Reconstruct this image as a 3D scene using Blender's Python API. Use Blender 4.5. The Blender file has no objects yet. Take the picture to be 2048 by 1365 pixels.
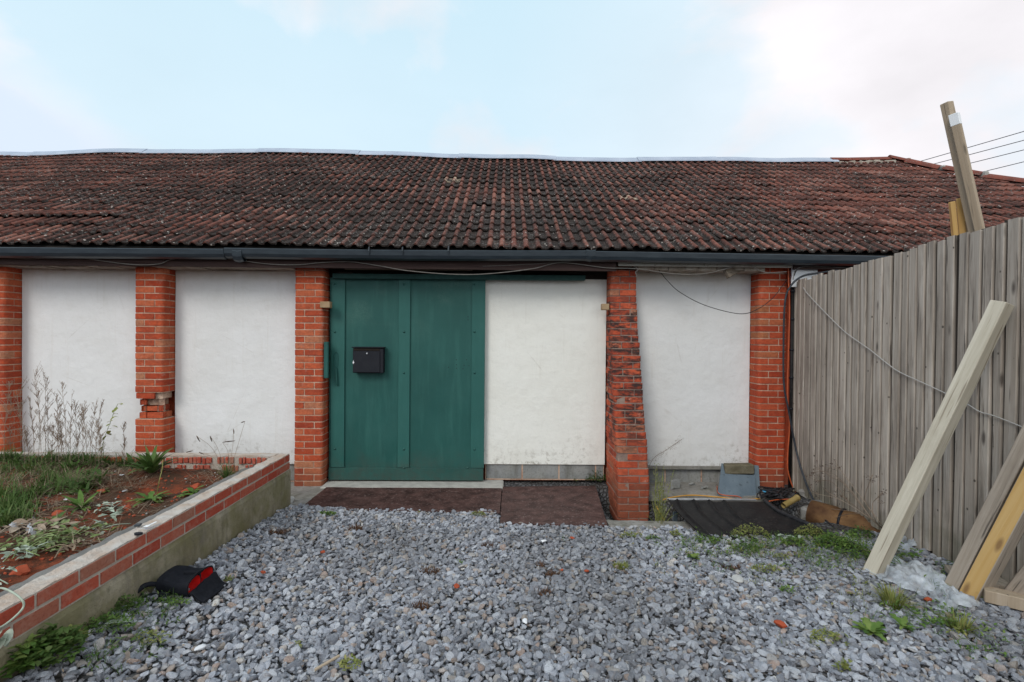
import bpy, bmesh, math, random
import numpy as np
from mathutils import Vector, Matrix, noise as mnoise
random.seed(7); rng = np.random.default_rng(7)
R = math.radians
sc = bpy.context.scene
COL = sc.collection

# ------------------------------------------------------------------ camera
FPX = 1010.0
PSI, TH, RHO = .014, .010, .009
CAM = Vector((0, 0, 1.74))
Fw = Vector((math.sin(PSI)*math.cos(TH), math.cos(PSI)*math.cos(TH), -math.sin(TH)))
R0 = Vector((math.cos(PSI), -math.sin(PSI), 0)); U0 = R0.cross(Fw)
RR = R0*math.cos(RHO)+U0*math.sin(RHO); UU = U0*math.cos(RHO)-R0*math.sin(RHO)
cd = bpy.data.cameras.new('camera'); cam = bpy.data.objects.new('camera', cd); COL.objects.link(cam)
cd.sensor_width = 36; cd.lens = FPX/2048*36; cd.clip_start = .05; cd.clip_end = 3000
M3 = Matrix((RR, UU, -Fw)).transposed()
cam.matrix_world = Matrix.Translation(CAM) @ M3.to_4x4()
sc.camera = cam
def ray(px, py): return Fw + RR*((px-1024)/FPX) + UU*((682.5-py)/FPX)
def aY(px, py, Y): d = ray(px, py); return CAM + d*(Y/d.y)      # measured pixel -> place at depth Y
def aZ(px, py, z): d = ray(px, py); return CAM + d*((z-CAM.z)/d.z)
def aX(px, py, X): d = ray(px, py); return CAM + d*(X/d.x)

# ------------------------------------------------------------------ world, sun, exposure
SUN_EL, SUN_AZ = R(38), R(212)        # azimuth clockwise from +Y: behind the camera, to its left
w = bpy.data.worlds.new('World'); sc.world = w; w.use_nodes = True
nt = w.node_tree; nt.nodes.clear()
def wn(t, **k):
    n = nt.nodes.new(t)
    for a, b in k.items(): setattr(n, a, b)
    return n
sky = wn('ShaderNodeTexSky', sky_type='NISHITA', sun_disc=False, sun_elevation=SUN_EL, sun_rotation=SUN_AZ, air_density=1.0, dust_density=1.6, ozone_density=1.2)
tc = wn('ShaderNodeTexCoord'); mp = wn('ShaderNodeMapping'); mp.inputs['Scale'].default_value = (1, 1, 2.0)
nt.links.new(tc.outputs['Generated'], mp.inputs['Vector'])
n1 = wn('ShaderNodeTexNoise'); n1.inputs['Scale'].default_value = 1.75; n1.inputs['Detail'].default_value = 8; n1.inputs['Roughness'].default_value = .52; n1.inputs['Distortion'].default_value = .35
mp.inputs['Location'].default_value = (1.35, .2, .45)
nt.links.new(mp.outputs[0], n1.inputs['Vector'])
cr = wn('ShaderNodeValToRGB'); cr.color_ramp.elements[0].position = .47; cr.color_ramp.elements[1].position = .64
nt.links.new(n1.outputs['Fac'], cr.inputs[0])
# clouds gather towards the horizon
sx = wn('ShaderNodeSeparateXYZ'); nt.links.new(tc.outputs['Generated'], sx.inputs[0])
hr = wn('ShaderNodeMapRange'); hr.inputs['From Min'].default_value = .25; hr.inputs['From Max'].default_value = .75; hr.inputs['To Min'].default_value = .30; hr.inputs['To Max'].default_value = -.04
nt.links.new(sx.outputs['Z'], hr.inputs['Value'])
xr = wn('ShaderNodeMapRange'); xr.inputs['From Min'].default_value = .0; xr.inputs['From Max'].default_value = .6; xr.inputs['To Min'].default_value = 0; xr.inputs['To Max'].default_value = .45
nt.links.new(sx.outputs['X'], xr.inputs['Value'])
ad = wn('ShaderNodeMath', operation='ADD', use_clamp=True); nt.links.new(cr.outputs[0], ad.inputs[0]); nt.links.new(hr.outputs[0], ad.inputs[1])
ad2 = wn('ShaderNodeMath', operation='ADD', use_clamp=True); nt.links.new(ad.outputs[0], ad2.inputs[0]); nt.links.new(xr.outputs[0], ad2.inputs[1])
# a greyer bluish bank low on the left
n2 = wn('ShaderNodeTexNoise'); n2.inputs['Scale'].default_value = 2.6; n2.inputs['Detail'].default_value = 5
nt.links.new(mp.outputs[0], n2.inputs['Vector'])
def wm(op, a_, b_, clamp=False):
    x_ = wn('ShaderNodeMath', operation=op, use_clamp=clamp)
    for i_, v_ in ((0, a_), (1, b_)):
        if isinstance(v_, (int, float)): x_.inputs[i_].default_value = v_
        else: nt.links.new(v_, x_.inputs[i_])
    return x_.outputs[0]
bank = wm('SUBTRACT', wm('ADD', wm('MULTIPLY', sx.outputs['X'], -.5), .075), sx.outputs['Z'])
bank = wm('ADD', bank, wm('MULTIPLY', wm('SUBTRACT', n1.outputs['Fac'], .5), .38))
ml = wn('ShaderNodeMapRange', interpolation_type='SMOOTHSTEP'); ml.inputs['From Min'].default_value = -.015; ml.inputs['From Max'].default_value = .11
nt.links.new(bank, ml.inputs['Value'])
ad3 = wm('ADD', ad2.outputs[0], wm('MULTIPLY', ml.outputs[0], .8), True)
cc = wn('ShaderNodeMix', data_type='RGBA'); cc.inputs[7].default_value = (8.3, 9.5, 11.4, 1)
nt.links.new(ml.outputs[0], cc.inputs[0])
yr = wn('ShaderNodeMapRange'); yr.inputs['From Min'].default_value = .35; yr.inputs['From Max'].default_value = -.6
nt.links.new(sx.outputs['Y'], yr.inputs['Value'])
c1 = wn('ShaderNodeMix', data_type='RGBA'); c1.inputs[6].default_value = (10.75, 10.45, 10.85, 1); c1.inputs[7].default_value = (19, 18.6, 18.2, 1)
n3 = wn('ShaderNodeTexNoise'); n3.inputs['Scale'].default_value = 3.2; n3.inputs['Detail'].default_value = 7; nt.links.new(mp.outputs[0], n3.inputs['Vector'])
vr = wn('ShaderNodeMapRange'); vr.inputs['From Min'].default_value = .35; vr.inputs['From Max'].default_value = .68; vr.inputs['To Min'].default_value = .90; vr.inputs['To Max'].default_value = 1.07
nt.links.new(n3.outputs['Fac'], vr.inputs['Value'])
vm = wn('ShaderNodeMix', data_type='RGBA', blend_type='MULTIPLY'); vm.inputs[0].default_value = 1
nt.links.new(yr.outputs[0], c1.inputs[0]); nt.links.new(c1.outputs[2], vm.inputs[6]); nt.links.new(vr.outputs[0], vm.inputs[7]); nt.links.new(vm.outputs[2], cc.inputs[6])
# thin high haze whitens the blue
hz = wn('ShaderNodeMix', data_type='RGBA'); hz.inputs[0].default_value = .60; hz.inputs[7].default_value = (10.4, 14.3, 15.9, 1)
nt.links.new(sky.outputs[0], hz.inputs[6])
mx = wn('ShaderNodeMix', data_type='RGBA'); nt.links.new(ad3, mx.inputs[0]); nt.links.new(hz.outputs[2], mx.inputs[6]); nt.links.new(cc.outputs[2], mx.inputs[7])
bg = wn('ShaderNodeBackground'); bg.inputs['Strength'].default_value = .085
wo = wn('ShaderNodeOutputWorld'); nt.links.new(mx.outputs[2], bg.inputs[0]); nt.links.new(bg.outputs[0], wo.inputs[0])
sl = bpy.data.lights.new('sun', 'SUN'); sl.energy = 1.5; sl.angle = R(22); sl.color = (1, .95, .88)
so = bpy.data.objects.new('sun', sl); COL.objects.link(so)
sd = Vector((math.sin(SUN_AZ)*math.cos(SUN_EL), math.cos(SUN_AZ)*math.cos(SUN_EL), math.sin(SUN_EL)))
so.rotation_euler = sd.to_track_quat('Z', 'Y').to_euler(); so.location = (-4, -6, 9)
sc.view_settings.view_transform = 'Standard'; sc.view_settings.look = 'None'; sc.view_settings.gamma = 1; sc.view_settings.exposure = .11

# ------------------------------------------------------------------ helpers
class MB:
    def __init__(s): s.v = []; s.f = []; s.r = []; s.h = []
    def add(s, vs, fs, r=0.5, h=None):
        b = len(s.v); s.v.extend(tuple(v) for v in vs); s.f.extend(tuple(b+i for i in f) for f in fs)
        s.r.extend([r]*len(vs)); s.h.extend(h if h is not None else [0.0]*len(vs))
ORI = {}
def col_link(o): COL.objects.link(o)
def build(name, mb, m, parent=None, smooth=False, recalc=False, origin=None, label=None):
    V = np.array(mb.v, dtype=np.float32)
    if parent is not None: O = ORI[parent.name]
    elif origin is not None: O = Vector(origin)
    else:
        O = Vector((float((V[:, 0].min()+V[:, 0].max())/2), float((V[:, 1].min()+V[:, 1].max())/2), float(V[:, 2].min())))
    me = bpy.data.meshes.new(name); me.from_pydata((V-np.array(O, dtype=np.float32)).tolist(), [], mb.f)
    if recalc:
        bm = bmesh.new(); bm.from_mesh(me); bmesh.ops.recalc_face_normals(bm, faces=bm.faces); bm.to_mesh(me); bm.free()
    a = me.attributes.new('rnd', 'FLOAT', 'POINT'); a.data.foreach_set('value', np.array(mb.r, dtype=np.float32))
    a = me.attributes.new('hh', 'FLOAT', 'POINT'); a.data.foreach_set('value', np.array(mb.h, dtype=np.float32))
    if smooth: me.polygons.foreach_set('use_smooth', [True]*len(me.polygons))
    me.materials.append(m); me.update()
    o = bpy.data.objects.new(name, me); col_link(o)
    if parent is not None: o.parent = parent
    else: o.location = O
    ORI[o.name] = O
    if label: o['label'] = label
    return o
def tag(o, label, cat, group=None):
    o['label'] = label; o['category'] = cat
    if group: o['group'] = group
    return o
def kind(o, k): o['kind'] = k; return o
def thing(name, label, cat, loc, group=None):
    o = bpy.data.objects.new(name, None); col_link(o); o.location = loc; ORI[o.name] = Vector(loc); o.empty_display_size = .1
    return tag(o, label, cat, group)

def box(mb, c, size, rot=None, bev=.003, r=.5, jit=0):
    c = Vector(c); hx, hy, hz_ = [s/2 for s in size]; b = min(bev, hx*.9, hy*.9, hz_*.9)
    rot = rot or Matrix.Identity(3)
    V = []; idx = {}
    for sx_ in (-1, 1):
        for sy in (-1, 1):
            for sz in (-1, 1):
                jj = Vector((random.uniform(-jit, jit), random.uniform(-jit, jit), random.uniform(-jit, jit)))
                for a in range(3):
                    p = [sx_*(hx-b), sy*(hy-b), sz*(hz_-b)]
                    p[a] = (sx_, sy, sz)[a]*(hx, hy, hz_)[a]
                    idx[(sx_, sy, sz, a)] = len(V); V.append(c + rot @ (Vector(p)+jj))
    F = []
    o2 = {0: (1, 2), 1: (2, 0), 2: (0, 1)}
    for a in range(3):
        u, v = o2[a]
        for s in (-1, 1):
            q = []
            for su, sv in ((-1, -1), (1, -1), (1, 1), (-1, 1)):
                k = [0, 0, 0]; k[a] = s; k[u] = su; k[v] = sv; q.append(idx[(k[0], k[1], k[2], a)])
            F.append(q if s > 0 else q[::-1])
    for a in range(3):              # chamfer quads along axis a
        u, v = o2[a]
        for su in (-1, 1):
            for sv in (-1, 1):
                q = []
                for sa, w_ in ((-1, u), (1, u), (1, v), (-1, v)):
                    k = [0, 0, 0]; k[a] = sa; k[u] = su; k[v] = sv; q.append(idx[(k[0], k[1], k[2], w_)])
                F.append(q if su*sv > 0 else q[::-1])
    for sx_ in (-1, 1):
        for sy in (-1, 1):
            for sz in (-1, 1):
                q = [idx[(sx_, sy, sz, a)] for a in range(3)]
                F.append(q if sx_*sy*sz > 0 else q[::-1])
    mb.add(V, F, r)
def bb(mb, x0, x1, y0, y1, z0, z1, **k): box(mb, ((x0+x1)/2, (y0+y1)/2, (z0+z1)/2), (x1-x0, y1-y0, z1-z0), **k)
def rotz(a): return Matrix.Rotation(a, 3, 'Z')
def axis_rot(d, roll=0):
    d = Vector(d).normalized(); q = Vector((0, 0, 1)).rotation_difference(d)
    return q.to_matrix() @ Matrix.Rotation(roll, 3, 'Z')
def beam(mb, p0, p1, w_, d_, roll=0, bev=.004, r=.5):
    p0, p1 = Vector(p0), Vector(p1)
    box(mb, (p0+p1)/2, (w_, d_, (p1-p0).length), axis_rot(p1-p0, roll), bev, r)
def spline(pts, n=8):
    P = [Vector(p) for p in pts]
    if len(P) < 3: return P
    out = []
    Q = [P[0]*2-P[1]]+P+[P[-1]*2-P[-2]]
    for i in range(1, len(Q)-2):
        for k in range(n):
            t = k/n; a, b, c, d = Q[i-1], Q[i], Q[i+1], Q[i+2]
            out.append(.5*((2*b)+(-a+c)*t+(2*a-5*b+4*c-d)*t*t+(-a+3*b-3*c+d)*t**3))
    out.append(P[-1]); return out
def tube(mb, pts, rad, n=8, r=.5, cap=True):
    P = [Vector(p) for p in pts]; m = len(P)
    rads = rad if isinstance(rad, (list, tuple)) else [rad]*m
    V = []; prev = None
    for i in range(m):
        t = (P[min(i+1, m-1)]-P[max(i-1, 0)]).normalized()
        if prev is None:
            a = Vector((0, 0, 1)) if abs(t.z) < .9 else Vector((1, 0, 0)); nrm = (a - t*a.dot(t)).normalized()
        else: nrm = (prev - t*prev.dot(t)).normalized()
        prev = nrm; bn = t.cross(nrm)
        for k in range(n):
            an = 2*math.pi*k/n; V.append(P[i]+(nrm*math.cos(an)+bn*math.sin(an))*rads[i])
    F = [(i*n+k, i*n+(k+1) % n, (i+1)*n+(k+1) % n, (i+1)*n+k) for i in range(m-1) for k in range(n)]
    if cap and n > 2: F.append(tuple(range(n))[::-1]); F.append(tuple((m-1)*n+k for k in range(n)))
    mb.add(V, F, r)
def grid(mb, nu, nv, fn, r=.5, hf=None):
    V = [fn(i/(nu-1), j/(nv-1)) for j in range(nv) for i in range(nu)]
    F = [(j*nu+i, j*nu+i+1, (j+1)*nu+i+1, (j+1)*nu+i) for j in range(nv-1) for i in range(nu-1)]
    mb.add(V, F, r, hf)
def nz(x, y=0, z=0): return mnoise.noise(Vector((x, y, z)))
def sst(a, b, x):
    t = min(1, max(0, (x-a)/(b-a))); return t*t*(3-2*t)
def solid_sheet(mb, nu, nv, fn, th, r=.5):
    """a sheet with real thickness th (along -normal ~ -Z of fn)"""
    top = [Vector(fn(i/(nu-1), j/(nv-1))) for j in range(nv) for i in range(nu)]
    bot = [p-Vector((0, 0, th)) for p in top]; N = len(top)
    F = []
    for j in range(nv-1):
        for i in range(nu-1):
            q = (j*nu+i, j*nu+i+1, (j+1)*nu+i+1, (j+1)*nu+i); F.append(q); F.append(tuple(N+k for k in q[::-1]))
    for i in range(nu-1):
        F.append((i+1, i, N+i, N+i+1)); b = (nv-1)*nu; F.append((b+i, b+i+1, N+b+i+1, N+b+i))
    for j in range(nv-1):
        F.append((j*nu, (j+1)*nu, N+(j+1)*nu, N+j*nu)); F.append(((j+1)*nu+nu-1, j*nu+nu-1, N+j*nu+nu-1, N+(j+1)*nu+nu-1))
    mb.add(top+bot, F, r)

# ------------------------------------------------------------------ material helpers
class G:
    def __init__(s, name, rough=.8, bump=None):
        s.m = bpy.data.materials.new(name); s.m.use_nodes = True; s.nt = s.m.node_tree
        s.b = s.nt.nodes['Principled BSDF']; s.b.inputs['Roughness'].default_value = rough; s.b.inputs['Specular IOR Level'].default_value = .12 if rough > .7 else (.22 if rough > .45 else .4)
        s._tc = s.nt.nodes.new('ShaderNodeTexCoord'); s.obj = s._tc.outputs['Object']; s.m['g'] = 1
    def n(s, t, **k):
        x = s.nt.nodes.new(t)
        for a, b in k.items(): setattr(x, a, b)
        return x
    def L(s, a, b): s.nt.links.new(a, b)
    def map(s, scale=(1, 1, 1), loc=(0, 0, 0), vec=None):
        x = s.n('ShaderNodeMapping'); x.inputs['Scale'].default_value = scale; x.inputs['Location'].default_value = loc
        s.L(vec or s.obj, x.inputs[0]); return x.outputs[0]
    def noise(s, scale, detail=4, vec=None, rough=.55, dist=0):
        x = s.n('ShaderNodeTexNoise'); x.inputs['Scale'].default_value = scale; x.inputs['Detail'].default_value = detail
        x.inputs['Roughness'].default_value = rough; x.inputs['Distortion'].default_value = dist
        s.L(vec or s.obj, x.inputs['Vector']); return x.outputs['Fac']
    def vor(s, scale, vec=None, feature='F1', out='Distance', rand=1):
        x = s.n('ShaderNodeTexVoronoi', feature=feature); x.inputs['Scale'].default_value = scale; x.inputs['Randomness'].default_value = rand
        s.L(vec or s.obj, x.inputs['Vector']); return x.outputs[out]
    def attr(s, name, typ='GEOMETRY', out='Fac'):
        x = s.n('ShaderNodeAttribute', attribute_name=name, attribute_type=typ); return x.outputs[out]
    def ramp(s, fac, stops, interp='LINEAR'):
        x = s.n('ShaderNodeValToRGB'); e = x.color_ramp.elements; x.color_ramp.interpolation = interp
        while len(e) < len(stops): e.new(.5)
        for k, (p, c) in enumerate(stops):
            e[k].position = p; e[k].color = (c, c, c, 1) if isinstance(c, (int, float)) else (*c, 1)
        s.L(fac, x.inputs[0]); return x.outputs[0]
    def sock(s, i, v):
        if isinstance(v, (int, float)): i.default_value = v
        elif isinstance(v, tuple): i.default_value = (*v, 1) if len(v) == 3 else v
        else: s.L(v, i)
    def mix(s, fac, a, b, mode='MIX'):
        x = s.n('ShaderNodeMix', data_type='RGBA', blend_type=mode); s.sock(x.inputs[0], fac); s.sock(x.inputs[6], a); s.sock(x.inputs[7], b); return x.outputs[2]
    def math(s, op, a, b=0.0, clamp=False):
        x = s.n('ShaderNodeMath', operation=op, use_clamp=clamp); s.sock(x.inputs[0], a); s.sock(x.inputs[1], b); return x.outputs[0]
    def mr(s, v, a, b, c=0., d=1.):
        x = s.n('ShaderNodeMapRange'); s.sock(x.inputs['Value'], v)
        for k, q in zip(('From Min', 'From Max', 'To Min', 'To Max'), (a, b, c, d)): x.inputs[k].default_value = q
        return x.outputs[0]
    def sep(s, vec=None):
        x = s.n('ShaderNodeSeparateXYZ'); s.L(vec or s.obj, x.inputs[0]); return x.outputs
    def addvec(s, rnd, amt=(37., 11., 23.)):
        """object coordinates shifted by an attribute so each piece has its own pattern"""
        x = s.n('ShaderNodeVectorMath', operation='MULTIPLY'); c = s.n('ShaderNodeCombineXYZ')
        for k in range(3): s.L(rnd, c.inputs[k])
        s.L(c.outputs[0], x.inputs[0]); x.inputs[1].default_value = amt
        y = s.n('ShaderNodeVectorMath', operation='ADD'); s.L(s.obj, y.inputs[0]); s.L(x.outputs[0], y.inputs[1]); return y.outputs[0]
    def bump(s, h, dist=.003, strength=1.0):
        x = s.n('ShaderNodeBump'); x.inputs['Distance'].default_value = dist; x.inputs['Strength'].default_value = strength
        s.L(h, x.inputs['Height']); s.L(x.outputs[0], s.b.inputs['Normal'])
    def col(s, c): s.sock(s.b.inputs['Base Color'], c)
    def rough(s, c): s.sock(s.b.inputs['Roughness'], c)

def brick_mat(name, stops, soot=0.0, sat=1.0, mortarish=.3):
    g = G(name, .85); r = g.attr('rnd'); v = g.addvec(r)
    c = g.ramp(r, stops)
    c = g.mix(g.ramp(g.noise(9, 5, v), [(.35, 0), (.75, .45)]), c, (.52, .13, .06), 'MIX')
    c = g.mix(g.ramp(g.noise(45, 4, v), [(.3, .45), (.62, 0)]), c, (.20, .035, .02))
    pale = g.ramp(g.noise(14, 6, g.map((1, 1, 1), (5, 3, 1)), .65), [(.60, 0), (.72, mortarish)])
    c = g.mix(pale, c, (.52, .40, .33))
    if soot > 0:
        so_ = g.ramp(g.noise(6, 8, g.map((1, 1, 3.0), (2, 9, 4)), .72), [(.43, 0), (.56, soot)])
        z = g.sep()[2]
        band = g.math('MULTIPLY', g.mr(z, .35, .95), g.mr(z, 2.3, 1.95))
        c = g.mix(g.math('MULTIPLY', so_, g.math('ADD', band, .25, True)), c, (.035, .028, .027))
    # ground splash, a green-brown tide line with a ragged edge
    sp = g.ramp(g.math('ADD', g.sep()[2], g.math('MULTIPLY', g.noise(11, 5), .35)), [(.22, .55), (.48, 0)])
    c = g.mix(sp, c, (.13, .07, .045))
    g.col(c); g.bump(g.math('ADD', g.noise(60, 6), g.math('MULTIPLY', g.noise(12, 4), .8)), .006, .8); return g.m
M = {}
M['brick'] = brick_mat('brick_orange', [(0, (.30, .040, .018)), (.3, (.41, .062, .024)), (.65, (.49, .092, .036)), (.9, (.50, .14, .065)), (1, (.42, .21, .12))], .25)
M['brick_dark'] = brick_mat('brick_sooty', [(0, (.30, .05, .028)), (.4, (.46, .078, .036)), (.8, (.52, .105, .05)), (1, (.36, .18, .11))], .95, mortarish=.5)
M['brick_red'] = brick_mat('brick_deep_red', [(0, (.32, .042, .018)), (.5, (.42, .062, .025)), (.9, (.48, .09, .038)), (1, (.36, .15, .07))], .15, mortarish=.15)
def planter_brick():
    g = G('planter_brick', .75); r = g.attr('rnd'); v = g.addvec(r)
    c = g.ramp(r, [(0, (.30, .055, .035)), (.5, (.37, .075, .045)), (.85, (.33, .10, .065)), (1, (.27, .13, .09))])
    c = g.mix(g.ramp(g.noise(22, 6, v, .65), [(.48, 0), (.75, .5)]), c, (.38, .24, .19))
    c = g.mix(g.ramp(g.noise(70, 3, v), [(.3, .4), (.5, 0)]), c, (.16, .03, .02))
    g.col(c); g.bump(g.noise(80, 6), .003, .7); return g.m
M['pbrick'] = planter_brick()
def mortar(name, c0, c1, c2):
    g = G(name, .92)
    c = g.mix(g.ramp(g.noise(8, 6), [(.35, 0), (.65, 1)]), c0, c1)
    c = g.mix(g.ramp(g.noise(20, 6, None, .7), [(.55, 0), (.68, .8)]), c, c2)
    g.col(c); g.bump(g.noise(90, 6), .006, .9); return g.m
M['mortar'] = mortar('pointing', (.54, .40, .31), (.40, .24, .17), (.17, .09, .06))
M['mortar_dark'] = mortar('sooty_pointing', (.30, .22, .18), (.20, .14, .12), (.07, .05, .045))
M['mortar_grey'] = mortar('grey_mortar', (.42, .38, .33), (.34, .29, .25), (.24, .19, .16))
M['cap'] = mortar('cap_mortar', (.46, .43, .40), (.40, .31, .25), (.30, .26, .23))
M['dark_strip'] = mortar('dark_mortar_strip', (.13, .125, .12), (.19, .18, .17), (.10, .11, .08))

def concrete(name, base, light, moss=.0, scale=1.0, dark=(.10, .095, .08)):
    g = G(name, .92)
    c = g.mix(g.ramp(g.noise(2.6*scale, 7, None, .62), [(.38, 0), (.62, 1)]), base, light)
    c = g.mix(g.ramp(g.noise(28*scale, 5, None, .6), [(.5, 0), (.7, .45)]), c, dark)
    st = g.ramp(g.noise(3.2, 6, g.map((3.5, 3.5, .5)), .6), [(.5, 0), (.66, .55)])
    c = g.mix(st, c, dark)
    if moss: c = g.mix(g.ramp(g.noise(4, 6, g.map((1, 1, 1), (7, 1, 2)), .65), [(.42, moss), (.62, 0)]), c, (.13, .125, .045))
    pit = g.ramp(g.vor(55), [(0, 0), (.16, 1)])
    c = g.mix(g.math('MULTIPLY', g.math('SUBTRACT', 1., pit), .6), c, (.05, .045, .04))
    g.col(c); g.bump(g.math('ADD', g.noise(40, 7, None, .65), g.math('MULTIPLY', pit, .35)), .006, .8); return g.m
M['concrete'] = concrete('planter_concrete', (.19, .165, .115), (.31, .28, .215), .55)
M['concrete_grey'] = concrete('old_grey_concrete', (.20, .19, .18), (.29, .275, .26), .15)
M['block'] = concrete('grey_block', (.20, .205, .21), (.27, .27, .265), .1, 1.4)

def render_mat(name, base, warm, dirt=1.0, seed=0):
    g = G(name, .82); z = g.sep()[2]
    c = g.mix(g.ramp(g.noise(1.1, 5, g.map((1, 1, 1), (seed, 0, seed))), [(.35, 0), (.7, 1)]), base, warm)
    c = g.mix(g.ramp(g.noise(4.5, 7, g.map((1, 1, 1.6), (0, seed, 3)), .66), [(.53, 0), (.75, .16)]), c, (.42, .38, .33))
    # fine specks
    c = g.mix(g.ramp(g.vor(16, g.map((1, 1, 1), (seed, 1, 2))), [(.02, .5*dirt), (.045, 0)]), c, (.12, .10, .08))
    # splashed dirt near the ground with a ragged top edge, and a stain line below the eaves
    dn = g.noise(16, 7, None, .7)
    lo = g.math('MULTIPLY', g.math('POWER', g.mr(g.math('ADD', z, g.mr(g.noise(1.4, 3), .3, .7, -.18, .18)), .62, .18), 1.6), g.ramp(dn, [(.50, 0), (.66, 1)]))
    c = g.mix(g.math('MULTIPLY', lo, .85*dirt, True), c, (.22, .19, .15))
    hi = g.math('MULTIPLY', g.mr(z, 2.34, 2.47), g.ramp(g.noise(5, 6), [(.3, .35), (.6, 1)]))
    c = g.mix(g.math('MULTIPLY', hi, .5, True), c, (.42, .35, .24))
    dr_ = g.ramp(g.noise(3.0, 6, g.map((6, 6, .35), (seed, 2, 7)), .62), [(.57, 0), (.72, .22)])
    c = g.mix(dr_, c, (.50, .46, .40))
    ck = g.vor(1.3, g.map((1, 1, 1), (seed, 4, 4)), 'DISTANCE_TO_EDGE'); ckw = g.math('ADD', ck, g.math('MULTIPLY', g.noise(9, 5), .03))
    c = g.mix(g.math('MULTIPLY', g.ramp(ckw, [(.0150, .26), (.0190, 0)]), g.ramp(g.noise(1.7, 2), [(.54, 0), (.62, 1)])), c, (.40, .37, .33))
    g.col(c); g.bump(g.math('ADD', g.noise(7, 5), g.math('MULTIPLY', g.noise(90, 3), .18)), .012, .9); return g.m
M['white1'] = render_mat('white_render_cool', (.70, .70, .705), (.63, .625, .615), .9, 3)
M['white2'] = render_mat('white_render_cream', (.755, .75, .71), (.71, .70, .65), .9, 11)
def green(name, rust=.5):
    g = G(name, .42); r = g.attr('rnd'); v = g.addvec(r, (5., 3., 7.)); g.b.inputs['Specular IOR Level'].default_value = .22
    c = g.mix(g.ramp(g.noise(2.2, 4, v), [(.3, 0), (.7, 1)]), (.016, .072, .064), (.021, .089, .079))
    st = g.ramp(g.noise(2.0, 6, g.map((6, 6, .7), (1, 1, 4), v), .6), [(.5, 0), (.8, .40)])
    c = g.mix(st, c, (.045, .15, .13))
    chalk = g.math('MULTIPLY', g.ramp(g.noise(1.6, 6, g.map((1, 1, 1.3), (4, 0, 2)), .6), [(.50, 0), (.70, .34)]), g.ramp(g.noise(60, 4), [(.4, .3), (.6, 1)]))
    c = g.mix(g.math('MULTIPLY', chalk, g.mr(g.sep()[2], 1.5, 2.0)), c, (.11, .19, .155))
    c = g.mix(g.mr(r, .5, 1., 0, .5), c, (.035, .135, .12))
    sc_ = g.ramp(g.vor(30, g.map((1, 1, .6))), [(.015, .9), (.035, 0)])
    c = g.mix(g.math('MULTIPLY', sc_, g.ramp(g.noise(3), [(.5, 0), (.6, rust)])), c, (.25, .2, .16))
    gm = g.math('MULTIPLY', g.mr(g.math('ADD', g.sep()[2], g.mr(g.noise(4, 5), .3, .7, -.12, .12)), .38, .05), g.ramp(g.noise(20, 6, None, .7), [(.35, .3), (.62, 1)]))
    c = g.mix(g.math('MULTIPLY', gm, .6), c, (.05, .055, .045))
    g.col(c); g.rough(g.ramp(g.noise(6, 4), [(.3, .36), (.7, .58)])); g.bump(g.noise(5, 4, g.map((1, 1, .5))), .012, .35); return g.m
M['green'] = green('green_paint')
M['green_worn'] = green('worn_green_paint', 1)
M['green_dark'] = None
def simple(name, a, b, scale=8, rough=.6, bd=.002, metal=0, spots=None, detail=5, map_=(1, 1, 1), bs=60):
    g = G(name, rough); r = g.attr('rnd'); v = g.addvec(r, (3., 7., 5.))
    c = g.mix(g.ramp(g.noise(scale, detail, g.map(map_, (0, 0, 0), v), .6), [(.35, 0), (.65, 1)]), a, b)
    if spots: c = g.mix(g.ramp(g.noise(scale*4, 5, v, .7), [(.58, 0), (.66, .85)]), c, spots)
    g.col(c); g.b.inputs['Metallic'].default_value = metal; g.bump(g.noise(bs, 5), bd, .6); return g.m
M['green_dark'] = simple('dark_green_track', (.012, .045, .042), (.02, .065, .058), 8, .6, .002)
M['gutter'] = simple('gutter_grey_plastic', (.015, .022, .030), (.025, .035, .044), 5, .38, .0008, map_=(1, 1, 6))
M['black'] = simple('black_enamel', (.008, .009, .014), (.013, .014, .019), 9, .5, .0006)
M['black_rubber'] = simple('black_rubber', (.006, .006, .007), (.015, .014, .014), 10, .62, .003, spots=(.045, .04, .036))
M['black_fabric'] = simple('black_fabric', (.008, .009, .013), (.014, .015, .02), 30, .8, .002, bs=200)
M['red_lining'] = simple('red_lining', (.50, .006, .006), (.56, .012, .010), 30, .6, .002)
M['steel'] = simple('grey_steel', (.45, .46, .48), (.6, .6, .62), 20, .35, .0005, .8)
M['rust'] = simple('rusty_steel', (.07, .034, .018), (.20, .11, .05), 5, .75, .004, spots=(.08, .035, .02))
M['brass'] = simple('ochre_pipe', (.24, .17, .055), (.30, .22, .09), 12, .5, .001)
M['flash'] = simple('grey_flashing', (.27, .31, .39), (.36, .40, .48), 3, .45, .004, map_=(1, 1, 1), bs=9)
M['fascia'] = simple('brown_fascia', (.035, .020, .018), (.055, .032, .028), 6, .7, .003, map_=(.6, 3, 6))
M['pale_board'] = simple('pale_painted_board', (.34, .33, .30), (.27, .25, .22), 5, .8, .002, spots=(.15, .13, .11), map_=(.5, 3, 5))
M['white_board'] = simple('white_board', (.78, .80, .82), (.72, .74, .77), 3, .6, .001)
M['orange_pl'] = simple('orange_plastic', (.46, .095, .03), (.38, .08, .03), 20, .45, .0004)
M['yellow_pl'] = simple('yellow_plastic', (.55, .27, .03), (.45, .22, .04), 20, .45, .0004)
M['grey_cable'] = simple('grey_cable_sheath', (.13, .122, .112), (.19, .175, .16), 20, .6, .0004)
M['white_cable'] = simple('white_cable_sheath', (.34, .33, .31), (.42, .40, .38), 20, .6, .0004)
M['black_cable'] = simple('black_cable_sheath', (.014, .014, .016), (.03, .03, .034), 20, .5, .0004)
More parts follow.
